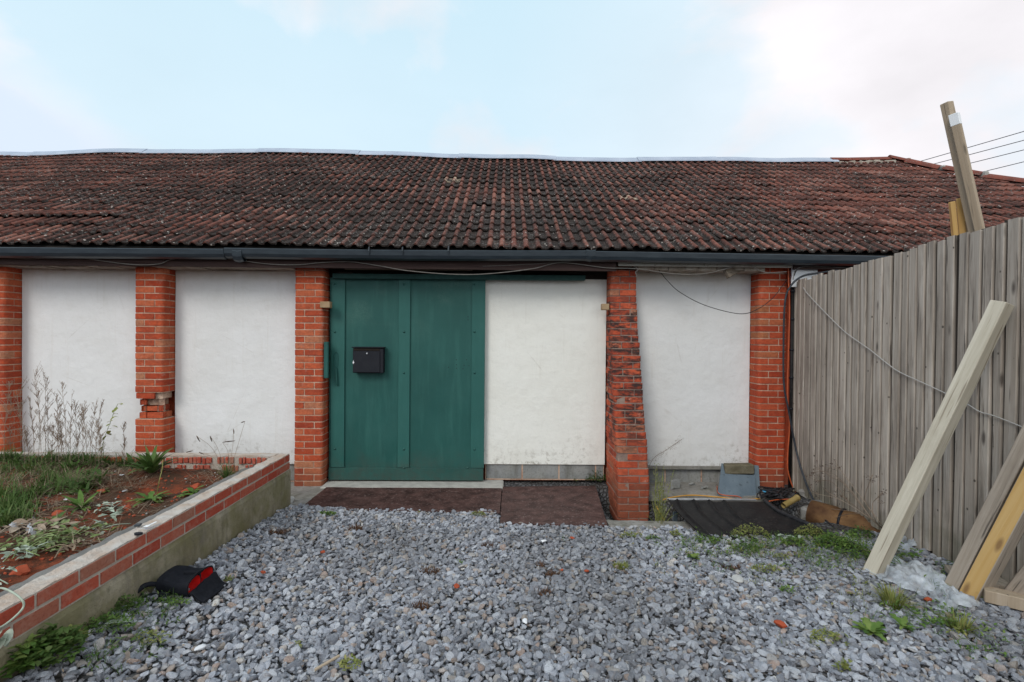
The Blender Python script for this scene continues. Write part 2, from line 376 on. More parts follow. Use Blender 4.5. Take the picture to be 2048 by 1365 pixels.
M['slate_cable'] = simple('slate_hose', (.022, .026, .033), (.04, .044, .052), 20, .5, .0004)
M['blue_pl'] = simple('blue_plastic', (.05, .30, .55), (.10, .4, .62), 20, .5, .0004)
M['tile_blue'] = simple('blue_grey_tile', (.095, .125, .155), (.13, .165, .195), 6, .6, .003, spots=(.06, .075, .09))
M['mossy'] = simple('mossy_brick', (.10, .085, .055), (.16, .14, .10), 12, .95, .008, spots=(.05, .055, .02))
M['plate'] = simple('red_oxide_plate', (.036, .016, .014), (.095, .048, .042), 9, .6, .006, spots=(.19, .14, .13), bs=70, detail=9)
M['doorstep'] = simple('pale_threshold', (.42, .41, .38), (.32, .31, .29), 10, .9, .004)
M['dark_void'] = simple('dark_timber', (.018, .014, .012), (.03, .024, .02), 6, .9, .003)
M['lintel'] = simple('weathered_tile_course', (.22, .18, .145), (.36, .32, .27), 9, .9, .006, spots=(.33, .31, .28))
M['tan_wood'] = simple('tan_block', (.28, .19, .11), (.36, .26, .16), 14, .8, .002)
M['clay'] = simple('broken_clay', (.36, .075, .035), (.27, .06, .03), 14, .85, .004)
M['stone_pale'] = simple('pale_stone', (.36, .36, .36), (.46, .45, .43), 12, .85, .005)
M['paper'] = simple('white_scrap', (.62, .63, .66), (.7, .7, .72), 10, .7, .001)

def tile_mat():
    g = G('clay_roof_tiles', .9); r = g.attr('rnd'); h = g.attr('hh'); v = g.addvec(r)
    x, y, z = g.sep()
    red = g.ramp(r, [(0, (.080, .034, .027)), (.4, (.128, .048, .036)), (.8, (.18, .066, .048)), (1, (.23, .10, .075))])
    dark = g.ramp(g.noise(13, 5, v, .6), [(.3, (.014, .011, .010)), (.7, (.036, .027, .024))])
    big = g.noise(.7, 4, g.map((1, 1, 1), (3, 2, 1)))
    # the right-hand end of the roof keeps more of its red
    side = g.mr(x, 1.0, 5.0, 0., .30)
    f = g.math('ADD', g.math('ADD', g.math('MULTIPLY', h, .75), side), g.mr(big, .35, .7, -.22, .28))
    f = g.math('ADD', f, g.mr(g.noise(22, 6, v, .7), .3, .7, -.35, .35))
    c = g.mix(g.mr(f, .18, .85), dark, red)
    c = g.mix(g.ramp(g.noise(2.6, 5, g.map((1, 1, 1), (9, 1, 4)), .65), [(.52, 0), (.66, .6)]), c, (.022, .019, .018))
    c = g.mix(g.ramp(g.noise(35, 6, v, .7), [(.55, 0), (.72, .5)]), c, (.20, .13, .11))
    # lichen: grey rosettes and white flecks, thicker in the middle
    li = g.ramp(g.noise(1.1, 3, g.map((1, 1, 1), (1, 6, 2))), [(.42, .1), (.62, 1)])
    spk = g.ramp(g.noise(42, 5, v, .7), [(.60, 0), (.66, 1)])
    c = g.mix(g.math('MULTIPLY', spk, g.math('MULTIPLY', g.math('ADD', li, .22, True), .75)), c, (.40, .39, .37))
    fl_ = g.ramp(g.vor(17, g.map((1, .6, 1), (0, 0, 0), v)), [(.12, .9), (.18, 0)]); c = g.mix(g.math('MULTIPLY', fl_, g.ramp(g.noise(3.3, 3, v), [(.46, 0), (.56, 1)])), c, (.46, .42, .38))
    ros = g.ramp(g.noise(16, 6, v, .75), [(.55, 0), (.64, .65)])
    c = g.mix(g.math('MULTIPLY', ros, li), c, (.20, .19, .175))
    rare = g.ramp(g.attr('rnd'), [(.985, 0), (.99, 1)], 'CONSTANT')
    c = g.mix(g.math('MULTIPLY', rare, g.ramp(g.noise(11, 3, v), [(.53, 0), (.58, .8)])), c, (.38, .31, .23))
    g.col(c); g.bump(g.noise(70, 6), .006, .9); return g.m
M['tile'] = tile_mat(); M['felt'] = simple('dark_felt', (.02, .018, .017), (.035, .03, .028), 6, .9, .002)
M['ridge'] = simple('red_ridge_tile', (.20, .062, .045), (.13, .050, .040), 9, .85, .006, spots=(.20, .16, .14))

def wood(name, c0, c1, c2, gs=1.0, knot=.8, dark=(.05, .04, .035), axis='z', stain=.35, edge=False):
    g = G(name, .85); r = g.attr('rnd'); v = g.addvec(r, (13., 29., 17.))
    k = .045
    sc3 = {'z': (1, 1, k), 'x': (k, 1, 1), 'y': (1, k, 1)}[axis]
    gr = g.noise(26*gs, 7, g.map(sc3, (0, 0, 0), v), .7, .6)
    c = g.ramp(gr, [(.30, c0), (.5, c1), (.70, c2)])
    c = g.mix(g.mr(r, 0, 1, 0, .5), c, tuple(x*.58 for x in c1))
    cr_ = g.ramp(g.noise(60*gs, 3, g.map(sc3, (3, 3, 3), v), .5), [(.30, .75), (.38, 0)])
    c = g.mix(cr_, c, dark)
    kn = g.vor(5.2, g.map({'z': (1, 1, .33), 'x': (.33, 1, 1), 'y': (1, .33, 1)}[axis], (0, 0, 0), v))
    c = g.mix(g.ramp(kn, [(.045, knot), (.11, 0)]), c, dark)
    c = g.mix(g.ramp(g.noise(2.3, 6, g.map((1, 1, .6), (0, 0, 0), v), .6), [(.5, 0), (.75, stain)]), c, dark)
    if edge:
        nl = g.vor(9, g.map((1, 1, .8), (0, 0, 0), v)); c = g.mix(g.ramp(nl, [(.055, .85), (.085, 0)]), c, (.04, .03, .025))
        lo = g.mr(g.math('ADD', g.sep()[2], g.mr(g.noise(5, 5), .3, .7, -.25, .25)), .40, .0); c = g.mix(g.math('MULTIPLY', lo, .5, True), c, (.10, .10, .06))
        c = g.mix(g.math('MULTIPLY', g.mr(g.attr('hh'), .3, 1.), .94), c, (.030, .025, .021))  # darkens the board gaps: stain plus the gap's shade painted into the colour
    g.col(c); g.bump(gr, .005, .8); return g.m
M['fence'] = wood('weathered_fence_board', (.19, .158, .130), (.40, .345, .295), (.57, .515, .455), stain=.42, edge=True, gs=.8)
M['rail'] = wood('weathered_rail', (.165, .14, .12), (.27, .24, .21), (.36, .33, .295), axis='y')
def obj_grain(name, *a, **k):
    return wood(name, *a, **k)
M['prop_green'] = wood('treated_timber', (.40, .355, .275), (.50, .455, .37), (.60, .55, .46), .9, .9, (.20, .16, .12), stain=.32)
M['prop_grey'] = wood('grey_timber', (.23, .185, .145), (.35, .295, .24), (.46, .40, .34), 1.0, .8, stain=.25)
M['prop_yellow'] = wood('yellow_timber', (.45, .27, .09), (.54, .34, .13), (.60, .41, .19), .5, .7, (.16, .08, .04), stain=.08)
M['prop_tan'] = wood('tan_timber', (.31, .235, .165), (.40, .32, .235), (.47, .39, .31), .6, .6, stain=.1)
M['barnwood'] = wood('eaves_timber', (.10, .08, .06), (.16, .13, .10), (.22, .18, .15), axis='x')

def leafmat(name, a, b, c_, trans=.25, rough=.6):
    g = G(name, rough); r = g.attr('rnd')
    c = g.ramp(r, [(0, a), (.5, b), (1, c_)])
    c = g.mix(g.ramp(g.noise(40, 3), [(.3, .3), (.6, 0)]), c, tuple(x*.5 for x in a))
    g.col(c)
    t = g.n('ShaderNodeBsdfTranslucent'); g.L(c, t.inputs[0]); ms = g.n('ShaderNodeMixShader'); ms.inputs[0].default_value = trans
    out = g.nt.nodes['Material Output']; g.L(g.b.outputs[0], ms.inputs[1]); g.L(t.outputs[0], ms.inputs[2]); g.L(ms.outputs[0], out.inputs[0]); return g.m
M['grass'] = leafmat('green_grass', (.045, .085, .020), (.075, .14, .03), (.13, .17, .055))
M['weed'] = leafmat('weed_leaf', (.06, .12, .025), (.11, .20, .04), (.20, .26, .07))
M['yweed'] = leafmat('yellow_green_weed', (.14, .17, .04), (.22, .25, .07), (.30, .28, .10))
M['wilt'] = leafmat('wilted_leaf', (.12, .17, .05), (.20, .26, .09), (.32, .37, .20), .2)
M['silver'] = leafmat('silvery_wilted_leaf', (.24, .29, .22), (.33, .39, .31), (.44, .49, .41), .1)
M['straw'] = leafmat('dead_straw', (.13, .085, .055), (.22, .155, .105), (.36, .28, .20), .15)
M['dry'] = leafmat('dry_stem', (.20, .14, .10), (.32, .24, .18), (.44, .36, .28), .1)
M['moss_b'] = leafmat('brown_moss', (.05, .028, .018), (.10, .05, .028), (.17, .085, .045), .1)
M['seed'] = leafmat('dark_seed_head', (.05, .035, .025), (.09, .06, .045), (.14, .09, .07), .05)
def soil():
    g = G('red_soil', .95)
    c = g.mix(g.ramp(g.noise(9, 7, None, .65), [(.38, 0), (.6, 1)]), (.055, .032, .022), (.22, .055, .025))
    c = g.mix(g.ramp(g.noise(30, 5, None, .7), [(.6, 0), (.68, .7)]), c, (.38, .10, .045))
    c = g.mix(g.ramp(g.noise(2.4, 4, g.map((1, 1, 1), (2, 4, 1))), [(.42, .85), (.56, 0)]), c, (.06, .038, .025))
    g.col(c); g.bump(g.noise(35, 8, None, .7), .02, 1); return g.m
M['soil'] = soil()
def gravel_bed():
    g = G('gravel_bed', .95)
    cell = g.vor(24, None, 'F1', 'Color'); d = g.vor(24, None, 'DISTANCE_TO_EDGE')
    s = g.sep(cell)[0]
    c = g.ramp(s, [(0, (.13, .13, .14)), (.5, (.20, .205, .22)), (1, (.29, .29, .30))])
    c = g.mix(g.ramp(d, [(.0, 1), (.10, 0)]), c, (.03, .028, .027)); c = g.mix(.45, c, (.04, .037, .035))
    c = g.mix(g.ramp(g.noise(5, 6), [(.45, 0), (.62, .7)]), c, (.07, .06, .05))
    g.col(c); g.bump(g.math('ADD', g.ramp(d, [(0, 0), (.25, 1)]), g.math('MULTIPLY', s, .5)), .02, 1); return g.m
M['bed'] = gravel_bed()
def stone_mat():
    g = G('limestone_chippings', .78); t = g.attr('tint', 'INSTANCER')
    c = g.ramp(t, [(0, (.155, .165, .195)), (.25, (.26, .275, .32)), (.55, (.38, .40, .46)), (.84, (.51, .53, .58)), (.92, (.33, .29, .255)), (.97, (.38, .28, .24)), (1, (.60, .59, .57))])
    o = g.n('ShaderNodeVectorMath', operation='ADD'); cmb = g.n('ShaderNodeCombineXYZ')
    g.L(t, cmb.inputs[0]); x2 = g.n('ShaderNodeVectorMath', operation='SCALE'); g.L(cmb.outputs[0], x2.inputs[0]); x2.inputs['Scale'].default_value = 333
    g.L(g.obj, o.inputs[0]); g.L(x2.outputs[0], o.inputs[1]); v = o.outputs[0]
    c = g.mix(g.ramp(g.noise(1.3, 5, v, .65), [(.42, 0), (.72, .40)]), c, (.50, .50, .51))
    c = g.mix(g.ramp(g.noise(2.0, 6, v, .7, .5), [(.25, .55), (.45, 0)]), c, (.085, .08, .085))
    c = g.mix(g.ramp(g.noise(.9, 3, v), [(.56, 0), (.7, .30)]), c, (.27, .20, .155))
    dt = g.attr('dirt', 'INSTANCER'); c = g.mix(g.math('MULTIPLY', dt, .30), c, (.10, .092, .085))
    g.col(c); g.bump(g.noise(3.5, 6, v, .65), .25, .5); return g.m
M['stone'] = stone_mat()
def plastic_film():
    g = G('clear_polythene', .25)
    g.col((.80, .84, .90)); t = g.n('ShaderNodeBsdfTransparent'); ms = g.n('ShaderNodeMixShader')
    f = g.ramp(g.noise(14, 5, None, .6), [(.35, .34), (.65, .80)]); g.L(f, ms.inputs[0])
    tl = g.n('ShaderNodeBsdfTranslucent'); tl.inputs[0].default_value = (.8, .84, .9, 1); m2 = g.n('ShaderNodeMixShader'); m2.inputs[0].default_value = .4
    g.L(g.b.outputs[0], m2.inputs[1]); g.L(tl.outputs[0], m2.inputs[2])
    out = g.nt.nodes['Material Output']; g.L(t.outputs[0], ms.inputs[1]); g.L(m2.outputs[0], ms.inputs[2]); g.L(ms.outputs[0], out.inputs[0])
    g.bump(g.noise(50, 4), .003, .6); return g.m
M['film'] = plastic_film()

# ------------------------------------------------------------------ ground
def gz(x, y):
    b = min(.17, max(0, .055*(4.9-y)))
    b += .115*sst(-1.25, -2.0, x)*sst(5.2, 4.6, y)*(1+.15*max(0, 4.4-y))
    b += .012*nz(x*1.3, y*1.3, 2.)
    if y > 4.9: b -= .02*sst(4.9, 5.0, y)
    # pit beside the leaning buttress
    p = sst(1.02, 1.07, x)*sst(3.05, 2.98, x)*sst(4.68, 4.73, y)
    back = 5.82 if x < 1.60 else 5.50
    p *= sst(back+.03, back-.03, y)
    return b-.33*p
mb = MB()
xs = np.concatenate([[-1500, -300, -60, -20], np.arange(-9, 9.01, .06), [20, 60, 300, 1500]])
ys = np.concatenate([[-1500, -300, -60, -12], np.arange(-3, 7.01, .06), [14, 60, 300, 2500]])
V = [(x, y, gz(x, y) if (-9 <= x <= 9 and -3 <= y <= 7) else (-.03 if y > 0 else .17)) for y in ys for x in xs]
nx = len(xs); F = [(j*nx+i, j*nx+i+1, (j+1)*nx+i+1, (j+1)*nx+i) for j in range(len(ys)-1) for i in range(nx-1)]
mb.add(V, F)
kind(build('ground', mb, M['bed'], smooth=True, origin=(0, 0, 0)), 'structure')

# gravel: every chipping is a real pebble, scattered by one geometry-nodes object
def pebble(k):
    rr = np.random.default_rng(100+k)
    bm = bmesh.new(); bmesh.ops.create_icosphere(bm, subdivisions=3, radius=1)
    P = np.array([v.co[:] for v in bm.verts])
    for _ in range(11):
        n_ = rr.normal(size=3); n_ /= np.linalg.norm(n_); d = rr.uniform(.42, .84)
        s = P@n_; over = np.maximum(0, s-d); P = P-np.outer(over*.97, n_)
    P = P/np.abs(P).max()
    P *= np.array([1, rr.uniform(.60, .90), rr.uniform(.42, .72)])
    for v, p in zip(bm.verts, P): v.co = p
    me = bpy.data.meshes.new('pebble'); bm.to_mesh(me); bm.free()
    me.materials.append(M['stone'])
    return bpy.data.objects.new('pebble', me)
pc = bpy.data.collections.new('pebbles')
for k in range(14): pc.objects.link(pebble(k))
def in_gravel(x, y, soft=0):
    if x < -2.0 or x > 3.34: return False
    if y > 4.97+soft: return False
    if x > -.04 and y > 4.55+soft and x < 1.0: return False
    if x >= 1.0 and y > 4.50-.27*sst(1.55, 1.85, x)+.12*sst(2.6, 3.1, x)+soft: return False
    return True
pts = []; sp = .0295
for layer in range(2):
    y = 1.75
    while y < 5.05:
        x = -2.02
        while x < 3.36:
            px_, py_ = x+rng.uniform(-.5, .5)*sp, y+rng.uniform(-.5, .5)*sp
            if in_gravel(px_, py_, .05*nz(px_*3, 1)):
                dens = 1.0
                if layer == 1 and rng.random() > .55: dens = 0
                if dens and rng.random() < .96:
                    s = float(np.clip(rng.lognormal(math.log(.0200), .34), .008, .040))
                    pts.append((px_, py_, gz(px_, py_)+(.006 if layer == 0 else .022)+rng.uniform(-.004, .006), s))
            x += sp
        y += sp*.9
P = np.array(pts)
# stragglers: concrete slab by the pillar, along the plates, the far right margin
me = bpy.data.meshes.new('gravel'); me.vertices.add(len(P)); me.vertices.foreach_set('co', P[:, :3].astype(np.float32).ravel())
N = len(P)
a = me.attributes.new('ps', 'FLOAT', 'POINT'); a.data.foreach_set('value', P[:, 3].astype(np.float32))
rot = np.stack([rng.normal(0, .45, N), rng.normal(0, .45, N), rng.uniform(0, 6.283, N)], 1)
a = me.attributes.new('pr', 'FLOAT_VECTOR', 'POINT'); a.data.foreach_set('vector', rot.astype(np.float32).ravel())
a = me.attributes.new('pi', 'INT', 'POINT'); a.data.foreach_set('value', rng.integers(0, 14, N).astype(np.int32))
a = me.attributes.new('tint', 'FLOAT', 'POINT'); a.data.foreach_set('value', rng.random(N).astype(np.float32))
dirt = np.array([max(0., min(1., .5+1.6*(nz(x_*.9, y_*.9, 5)+.6*nz(x_*2.7, y_*2.7, 8)-.12)+(.8*sst(-1.55, -1.95, x_)*sst(3.6, 2.6, y_)) + .5*sst(1.4, 3.2, x_)*sst(3.6, 4.4, y_))) for x_, y_ in P[:, :2]])
a = me.attributes.new('dirt', 'FLOAT', 'POINT'); a.data.foreach_set('value', dirt.astype(np.float32))
me.materials.append(M['stone'])
gr = bpy.data.objects.new('gravel', me); col_link(gr); kind(gr, 'stuff'); gr['label'] = 'loose blue-grey limestone gravel covering the yard'
ng = bpy.data.node_groups.new('scatter', 'GeometryNodeTree')
ng.interface.new_socket('Geometry', in_out='INPUT', socket_type='NodeSocketGeometry'); ng.interface.new_socket('Geometry', in_out='OUTPUT', socket_type='NodeSocketGeometry')
gi = ng.nodes.new('NodeGroupInput'); go = ng.nodes.new('NodeGroupOutput'); ci = ng.nodes.new('GeometryNodeCollectionInfo'); ci.inputs['Collection'].default_value = pc; ci.inputs['Separate Children'].default_value = True; ci.inputs['Reset Children'].default_value = True
ip = ng.nodes.new('GeometryNodeInstanceOnPoints'); ip.inputs['Pick Instance'].default_value = True
def na(nm, t):
    x = ng.nodes.new('GeometryNodeInputNamedAttribute'); x.data_type = t; x.inputs['Name'].default_value = nm
    return [o for o in x.outputs if o.enabled and o.name == 'Attribute'][0]
er = ng.nodes.new('FunctionNodeEulerToRotation')
ng.links.new(gi.outputs[0], ip.inputs['Points']); ng.links.new(ci.outputs[0], ip.inputs['Instance']); ng.links.new(na('pi', 'INT'), ip.inputs['Instance Index'])
ng.links.new(na('pr', 'FLOAT_VECTOR'), er.inputs[0]); ng.links.new(er.outputs[0], ip.inputs['Rotation']); ng.links.new(na('ps', 'FLOAT'), ip.inputs['Scale'])
ng.links.new(ip.outputs[0], go.inputs[0])
md = gr.modifiers.new('scatter', 'NODES'); md.node_group = ng

# ------------------------------------------------------------------ brickwork
def outline(pts, rad, seg=5):
    """open polyline with rounded inner corners -> list of (point2d, s)"""
    out = [Vector(pts[0])]
    for i in range(1, len(pts)-1):
        a, b, c = Vector(pts[i-1]), Vector(pts[i]), Vector(pts[i+1])
        d0 = (a-b).normalized(); d1 = (c-b).normalized()
        p0 = b+d0*rad; p1 = b+d1*rad
        for k in range(seg+1):
            t = k/seg; out.append(p0*(1-t)**2+b*2*t*(1-t)+p1*t*t)
    out.append(Vector(pts[-1])); return out
def walk(ol):
    S = [0]
    for i in range(1, len(ol)): S.append(S[-1]+(ol[i]-ol[i-1]).length)
    return S
def sample(ol, S, s):
    s = min(max(s, 0), S[-1]-1e-6)
    i = 0
    while S[i+1] < s: i += 1
    t = (s-S[i])/(S[i+1]-S[i]); p = ol[i].lerp(ol[i+1], t); d = (ol[i+1]-ol[i]).normalized()
    return p, Vector((d.y, -d.x))          # outward = to the right of travel
def brick_patch(mb, ol, S, sa, sb, z0, z1, off, r, inset=.016, bev=.004, tilt=0):
    ss = [sa, sa+bev]+[s for s in S if sa+bev*2 < s < sb-bev*2]+[sb-bev, sb]
    n = len(ss); V = []
    for row in range(4):
        z = (z0, z0+bev, z1-bev, z1)[row]
        for k, s in enumerate(ss):
            p, nn = sample(ol, S, s)
            o = off+tilt*(s-sa) + random.uniform(-.0006, .0006) if (0 < row < 3 and 0 < k < n-1) else off-inset
            q = p+nn*o; V.append((q.x, q.y, z+.0))
    F = [(j*n+i, j*n+i+1, (j+1)*n+i+1, (j+1)*n+i) for j in range(3) for i in range(n-1)]
    mb.add(V, F, r)
def core(mb, ol_fn, zs):
    """solid mortar core, stepped per course"""
    for z0, z1, ol, off in zs:
        S = walk(ol); V = []
        for z in (z0, z1):
            for s in S:
                p, nn = sample(ol, S, s); q = p+nn*off; V.append((q.x, q.y, z))
        n = len(S); F = [(i, i+1, n+i+1, n+i) for i in range(n-1)]+[tuple(range(n))[::-1], tuple(range(n, 2*n))]
        mb.add(V, F)
def pillar(parent, X0, X1, yf, yb, z0, z1, mat_, mort, seed, batter=None, wob=.0015, skip=None, coff=None, label=None, flip=0):
    random.seed(seed); bk = MB(); zs = []; z = z0; k = 0; CH = .0755
    while z < z1-.02:
        zt = min(z+CH, z1)
        x0, x1, y_f = (X0, X1, yf) if batter is None else batter((z+zt)/2)
        wx = random.uniform(-wob, wob)*(2 if batter is None else .7)
        pl = [(x0+wx, yb), (x0+wx, y_f), (x1+wx, y_f), (x1+wx, yb)]
        ol = outline(pl, .05 if batter is None else .035); S = walk(ol); Ls = yb-y_f-.012; W = x1-x0; T = S[-1]
        A = (k+flip) % 2 == 0
        js = []
        s = Ls-(.10 if A else .205)
        while s > .03: js.append(s); s -= .225
        js.append(Ls+(.2275 if A else .1125))
        s = T-Ls+(.205 if A else .10)
        while s < T-.03: js.append(s); s += .225
        js = [0]+sorted(js)+[T]
        o = coff(k) if coff else 0
        for a, b in zip(js[:-1], js[1:]):
            mid = (a+b)/2
            if skip and skip(k, mid, T, Ls): continue
            a2 = a+.003+random.uniform(-.001, .001); b2 = b-.003
            brick_patch(bk, ol, S, a2, b2, z+.0035+random.uniform(-.001, .001), zt-.0030, random.uniform(-wob, wob)+o, random.random(), tilt=random.uniform(-.012, .012) if wob > .003 else 0)
        zs.append((z, zt, ol, -.006+(o if o < 0 else 0)-(.035 if (skip and o < 0) else 0))); z = zt; k += 1
    root = build('brick_pillar', bk, mat_, parent, smooth=False, label=label)
    cm = MB(); core(cm, None, zs); build('mortar', cm, mort, root)
    return root

barn = thing('brick_barn', 'long low brick barn with white bays, green sliding door and pantiled roof', 'building', (0, 6, 0))
YB = 6.02
pillar(barn, -6.01, -5.665, 5.80, YB, 0, 2.48, M['brick'], M['mortar'], 11)
def skip2(k, mid, T, L):
    # knocked-out bricks about 0.9 m up
    r_ = mid/T
    return (k == 13 and r_ > .50) or (k == 12 and r_ > .50) or (k == 11 and r_ < .28)
def off2(k): return {10: -.040, 11: -.062, 12: -.045, 13: -.006}.get(k, 0)
pillar(barn, -4.22, -3.885, 5.80, YB, 0, 2.50, M['brick'], M['mortar'], 12, skip=skip2, coff=off2, label='orange brick pillar with a knocked-out gap low down', flip=1)
def skip3(k, mid, T, L): return False
pillar(barn, -2.41, -2.075, 5.80, YB, -.02, 2.50, M['brick'], M['mortar'], 13, flip=1)
def bat(z):
    t = min(1, max(0, (2.15-z)/(2.15-.20)))
    t2 = t*.9+.1*t*t
    return 1.205+.02*t, 1.515+.055*t, 5.815-.44*t2
pillar(barn, 1.2, 1.53, 5.8, YB, -.28, 2.53, M['brick_dark'], M['mortar_dark'], 14, batter=bat, wob=.005, label='sooty brick buttress leaning out at its foot')
pillar(barn, 2.935, 3.275, 5.80, YB, 0, 2.56, M['brick_red'], M['mortar'], 15)

# bays
def panel(x0, x1, z0, z1, mat_, y=6.0, lab=None):
    m = MB(); nx_, nz_ = 24, 24
    def fn(u, v): x = x0+(x1-x0)*u; z = z0+(z1-z0)*v; return (x, y+.006*nz(x*1.5, z*1.5), z)
    grid(m, nx_, nz_, fn)
    # returns into the wall
    m.add([(x0, y, z0), (x1, y, z0), (x1, y+.2, z0), (x0, y+.2, z0)], [(0, 1, 2, 3)])
    m.add([(x0, y, z1), (x1, y, z1), (x1, y+.2, z1), (x0, y+.2, z1)], [(0, 1, 2, 3)])
    return build('wall_panel', m, mat_, barn, smooth=True, label=lab)
panel(-9.5, -6.02, .2, 2.47, M['white1']); panel(-5.66, -4.225, .2, 2.47, M['white1'])
panel(-3.88, -2.415, .2, 2.48, M['white1'])
panel(-.30, 1.203, .213, 2.44, M['white2'], 6.0, 'cream white panel beside the green door')
panel(1.53, 2.93, .205, 2.51, M['white1'])
# blockwork plinth under the right-hand bays
def plinth(x0, x1, z0, z1, y, lab=None):
    m = MB(); mo = MB(); x = x0; k = 0
    while x < x1-.02:
        w_ = min(.44, x1-x); bb(m, x+.006, x+w_-.006, y, y+.1, z0+.012, z1-.004, bev=.006, r=random.random()); x += w_; k += 1
    o = build('block_plinth', m, M['block'], barn, label=lab)
    bb(mo, x0, x1, y+.004, y+.12, z0, z1-.001, bev=.001); build('mortar', mo, M['mortar'], o); return o
plinth(-.22, 1.20, .02, .21, 6.02); plinth(1.50, 2.95, -.02, .20, 6.03); plinth(-9.5, -6.02, -.02, .2, 6.03); plinth(-5.66, -4.225, -.02, .2, 6.03); plinth(-3.88, -2.415, -.02, .2, 6.03)
m = MB(); bb(m, 1.53, 2.93, 5.975, 6.06, .165, .203, bev=.004); build('sill', m, M['concrete_grey'], barn)
# hidden solid walls behind, so the barn is a closed building
m = MB()
bb(m, -10.5, 9.5, 6.13, 6.3, -.1, 2.98, bev=.001); bb(m, -10.5, 9.5, 13.5, 13.7, -.1, 2.6, bev=.001)
bb(m, -10.7, -10.5, 6.13, 13.7, -.1, 2.6, bev=.001); bb(m, 9.3, 9.5, 6.3, 13.5, -.1, 2.6, bev=.001)
bb(m, 3.27, 9.3, 6.02, 6.128, -.1, 2.56, bev=.001)
build('wall', m, M['brick_red'], barn)

# ------------------------------------------------------------------ sliding door
D0, D1, DZ0, DZ1, DY = -2.052, -.240, .035, 2.405, 5.945
m = MB(); grid(m, 30, 30, lambda u, v: (D0+(D1-D0)*u, DY+.004*nz(u*4, v*4, 5), DZ0+(DZ1-DZ0)*v))
bb(m, D0, D1, DY+.006, DY+.02, DZ0, DZ1, bev=.001)
door = build('sliding_door', m, M['green'], barn, smooth=False, label='green painted steel sliding door')
def dx(px): return aY(px, 750, DY).x
for a_, b_ in ((663, 690), (797, 820), (943, 969.5)):
    m = MB(); bb(m, dx(a_), dx(b_), DY-.020, DY+.002, DZ0+.149, DZ1-.008, bev=.002, r=.85); build('stile', m, M['green'], door)
m = MB(); bb(m, D0+.001, D1-.002, DY-.022, DY+.002, DZ0+.001, DZ0+.143, bev=.002, r=.3); build('bottom_rail', m, M['green'], door)
m = MB(); bb(m, D0+.02, D1, DY-.03, DY-.012, DZ1-.012, DZ1-.003, bev=.002, r=.6); build('top_rail', m, M['green'], door)
def dome(mb, c, rad, hgt, r=.5, n=10):
    c = Vector(c); V = [c+Vector((0, -hgt, 0))]
    for q, (a_, b_) in enumerate(((.6, .8), (1, 0))):
        for k in range(n):
            t = 2*math.pi*k/n; V.append(c+Vector((math.cos(t)*rad*a_, -hgt*b_, math.sin(t)*rad*a_)))
    F = [(0, 1+k, 1+(k+1) % n) for k in range(n)]+[(1+k, 1+n+k, 1+n+(k+1) % n, 1+(k+1) % n) for k in range(n)]
    mb.add(V, F, r)
for px in (670, 808, 949):
    for py in ((568, 664, 898) if px == 670 else (569, 664, 746, 899)):
        q = aY(px, py, DY-.020); m = MB(); dome(m, q, .015, .012); build('bolt', m, M['green_worn'], door, smooth=True)
for px, py in ((808, 936), (935, 936)):
    q = aY(px, py, DY-.022); m = MB(); dome(m, q, .015, .012); build('bolt', m, M['green_worn'], door, smooth=True)
# drilled holes: small dark plugs
for px, py in ((913, 720), (933, 720), (913, 730), (928, 731), (938, 732), (913, 737), (926, 738), (897, 735), (936, 634), (936, 640)):
    m = MB(); dome(m, aY(px, py, DY-.003), .0055, .0008, n=8); build('bolt_hole', m, M['black'], door)
# pull handle and worn latch outline
q0, q1 = aY(672, 737, DY-.045), aY(674, 771, DY-.045)
m = MB(); tube(m, spline([q0+Vector((0, .035, 0)), q0+Vector((0, .004, -.01)), (q0+q1)/2, q1+Vector((0, .004, .01)), q1+Vector((0, .035, 0))], 6), .008, 8)
bb(m, q0.x-.018, q0.x+.018, DY-.018, DY-.011, q1.z-.03, q0.z+.03, bev=.002); build('handle', m, M['green_worn'], door, smooth=False)
m = MB(); c0, c1 = aY(668, 706, DY-.02), aY(668, 732, DY-.02)
L_ = [(c0.x, DY-.02, c0.z-.02), (c0.x+.022, DY-.02, c0.z), (c0.x+.045, DY-.02, c0.z-.02), (c0.x+.045, DY-.02, c1.z), (c0.x+.0, DY-.02, c1.z), (c0.x, DY-.02, c0.z-.02)]
tube(m, spline(L_, 5), .005, 6); build('latch_hoop', m, M['green_worn'], door)
# track
q = aY(667, 553, 5.90); q2 = aY(1170, 556, 5.90)
m = MB(); beam(m, (q.x, 5.905, q.z), (q2.x, 5.905, q2.z-.004), .06, .09, 0, .004); tr = build('door_track', m, M['green_dark'], barn)
for px in (692, 922, 1148):
    q = aY(px, 547, 5.90); m = MB(); bb(m, q.x-.085, q.x+.085, 5.85, 5.93, q.z-.008, q.z+.010, bev=.002); build('hanger', m, M['dark_void'], tr)
m = MB(); bb(m, D0-.02, .0, 5.70, 6.03, -.045, .018, bev=.012); build('threshold', m, M['doorstep'], barn)
# latch keep on the pillar, timber stops
q = aY(653, 684, 5.83); q2 = aY(653, 757, 5.83)
m = MB(); bb(m, q.x-.022, q.x+.030, 5.80, 5.84, q2.z, q.z, bev=.008); build('latch_plate', m, M['green_worn'], barn)
q = aY(650, 610, 5.78); m = MB(); bb(m, q.x-.05, q.x+.062, 5.755, 5.84, q.z-.036, q.z+.036, bev=.005); build('timber_stop', m, M['tan_wood'], barn)
q = aY(1212, 614, 5.78); m = MB(); bb(m, q.x-.045, q.x+.04, 5.79, 5.86, q.z-.036, q.z+.036, bev=.005); build('timber_stop', m, M['tan_wood'], barn)

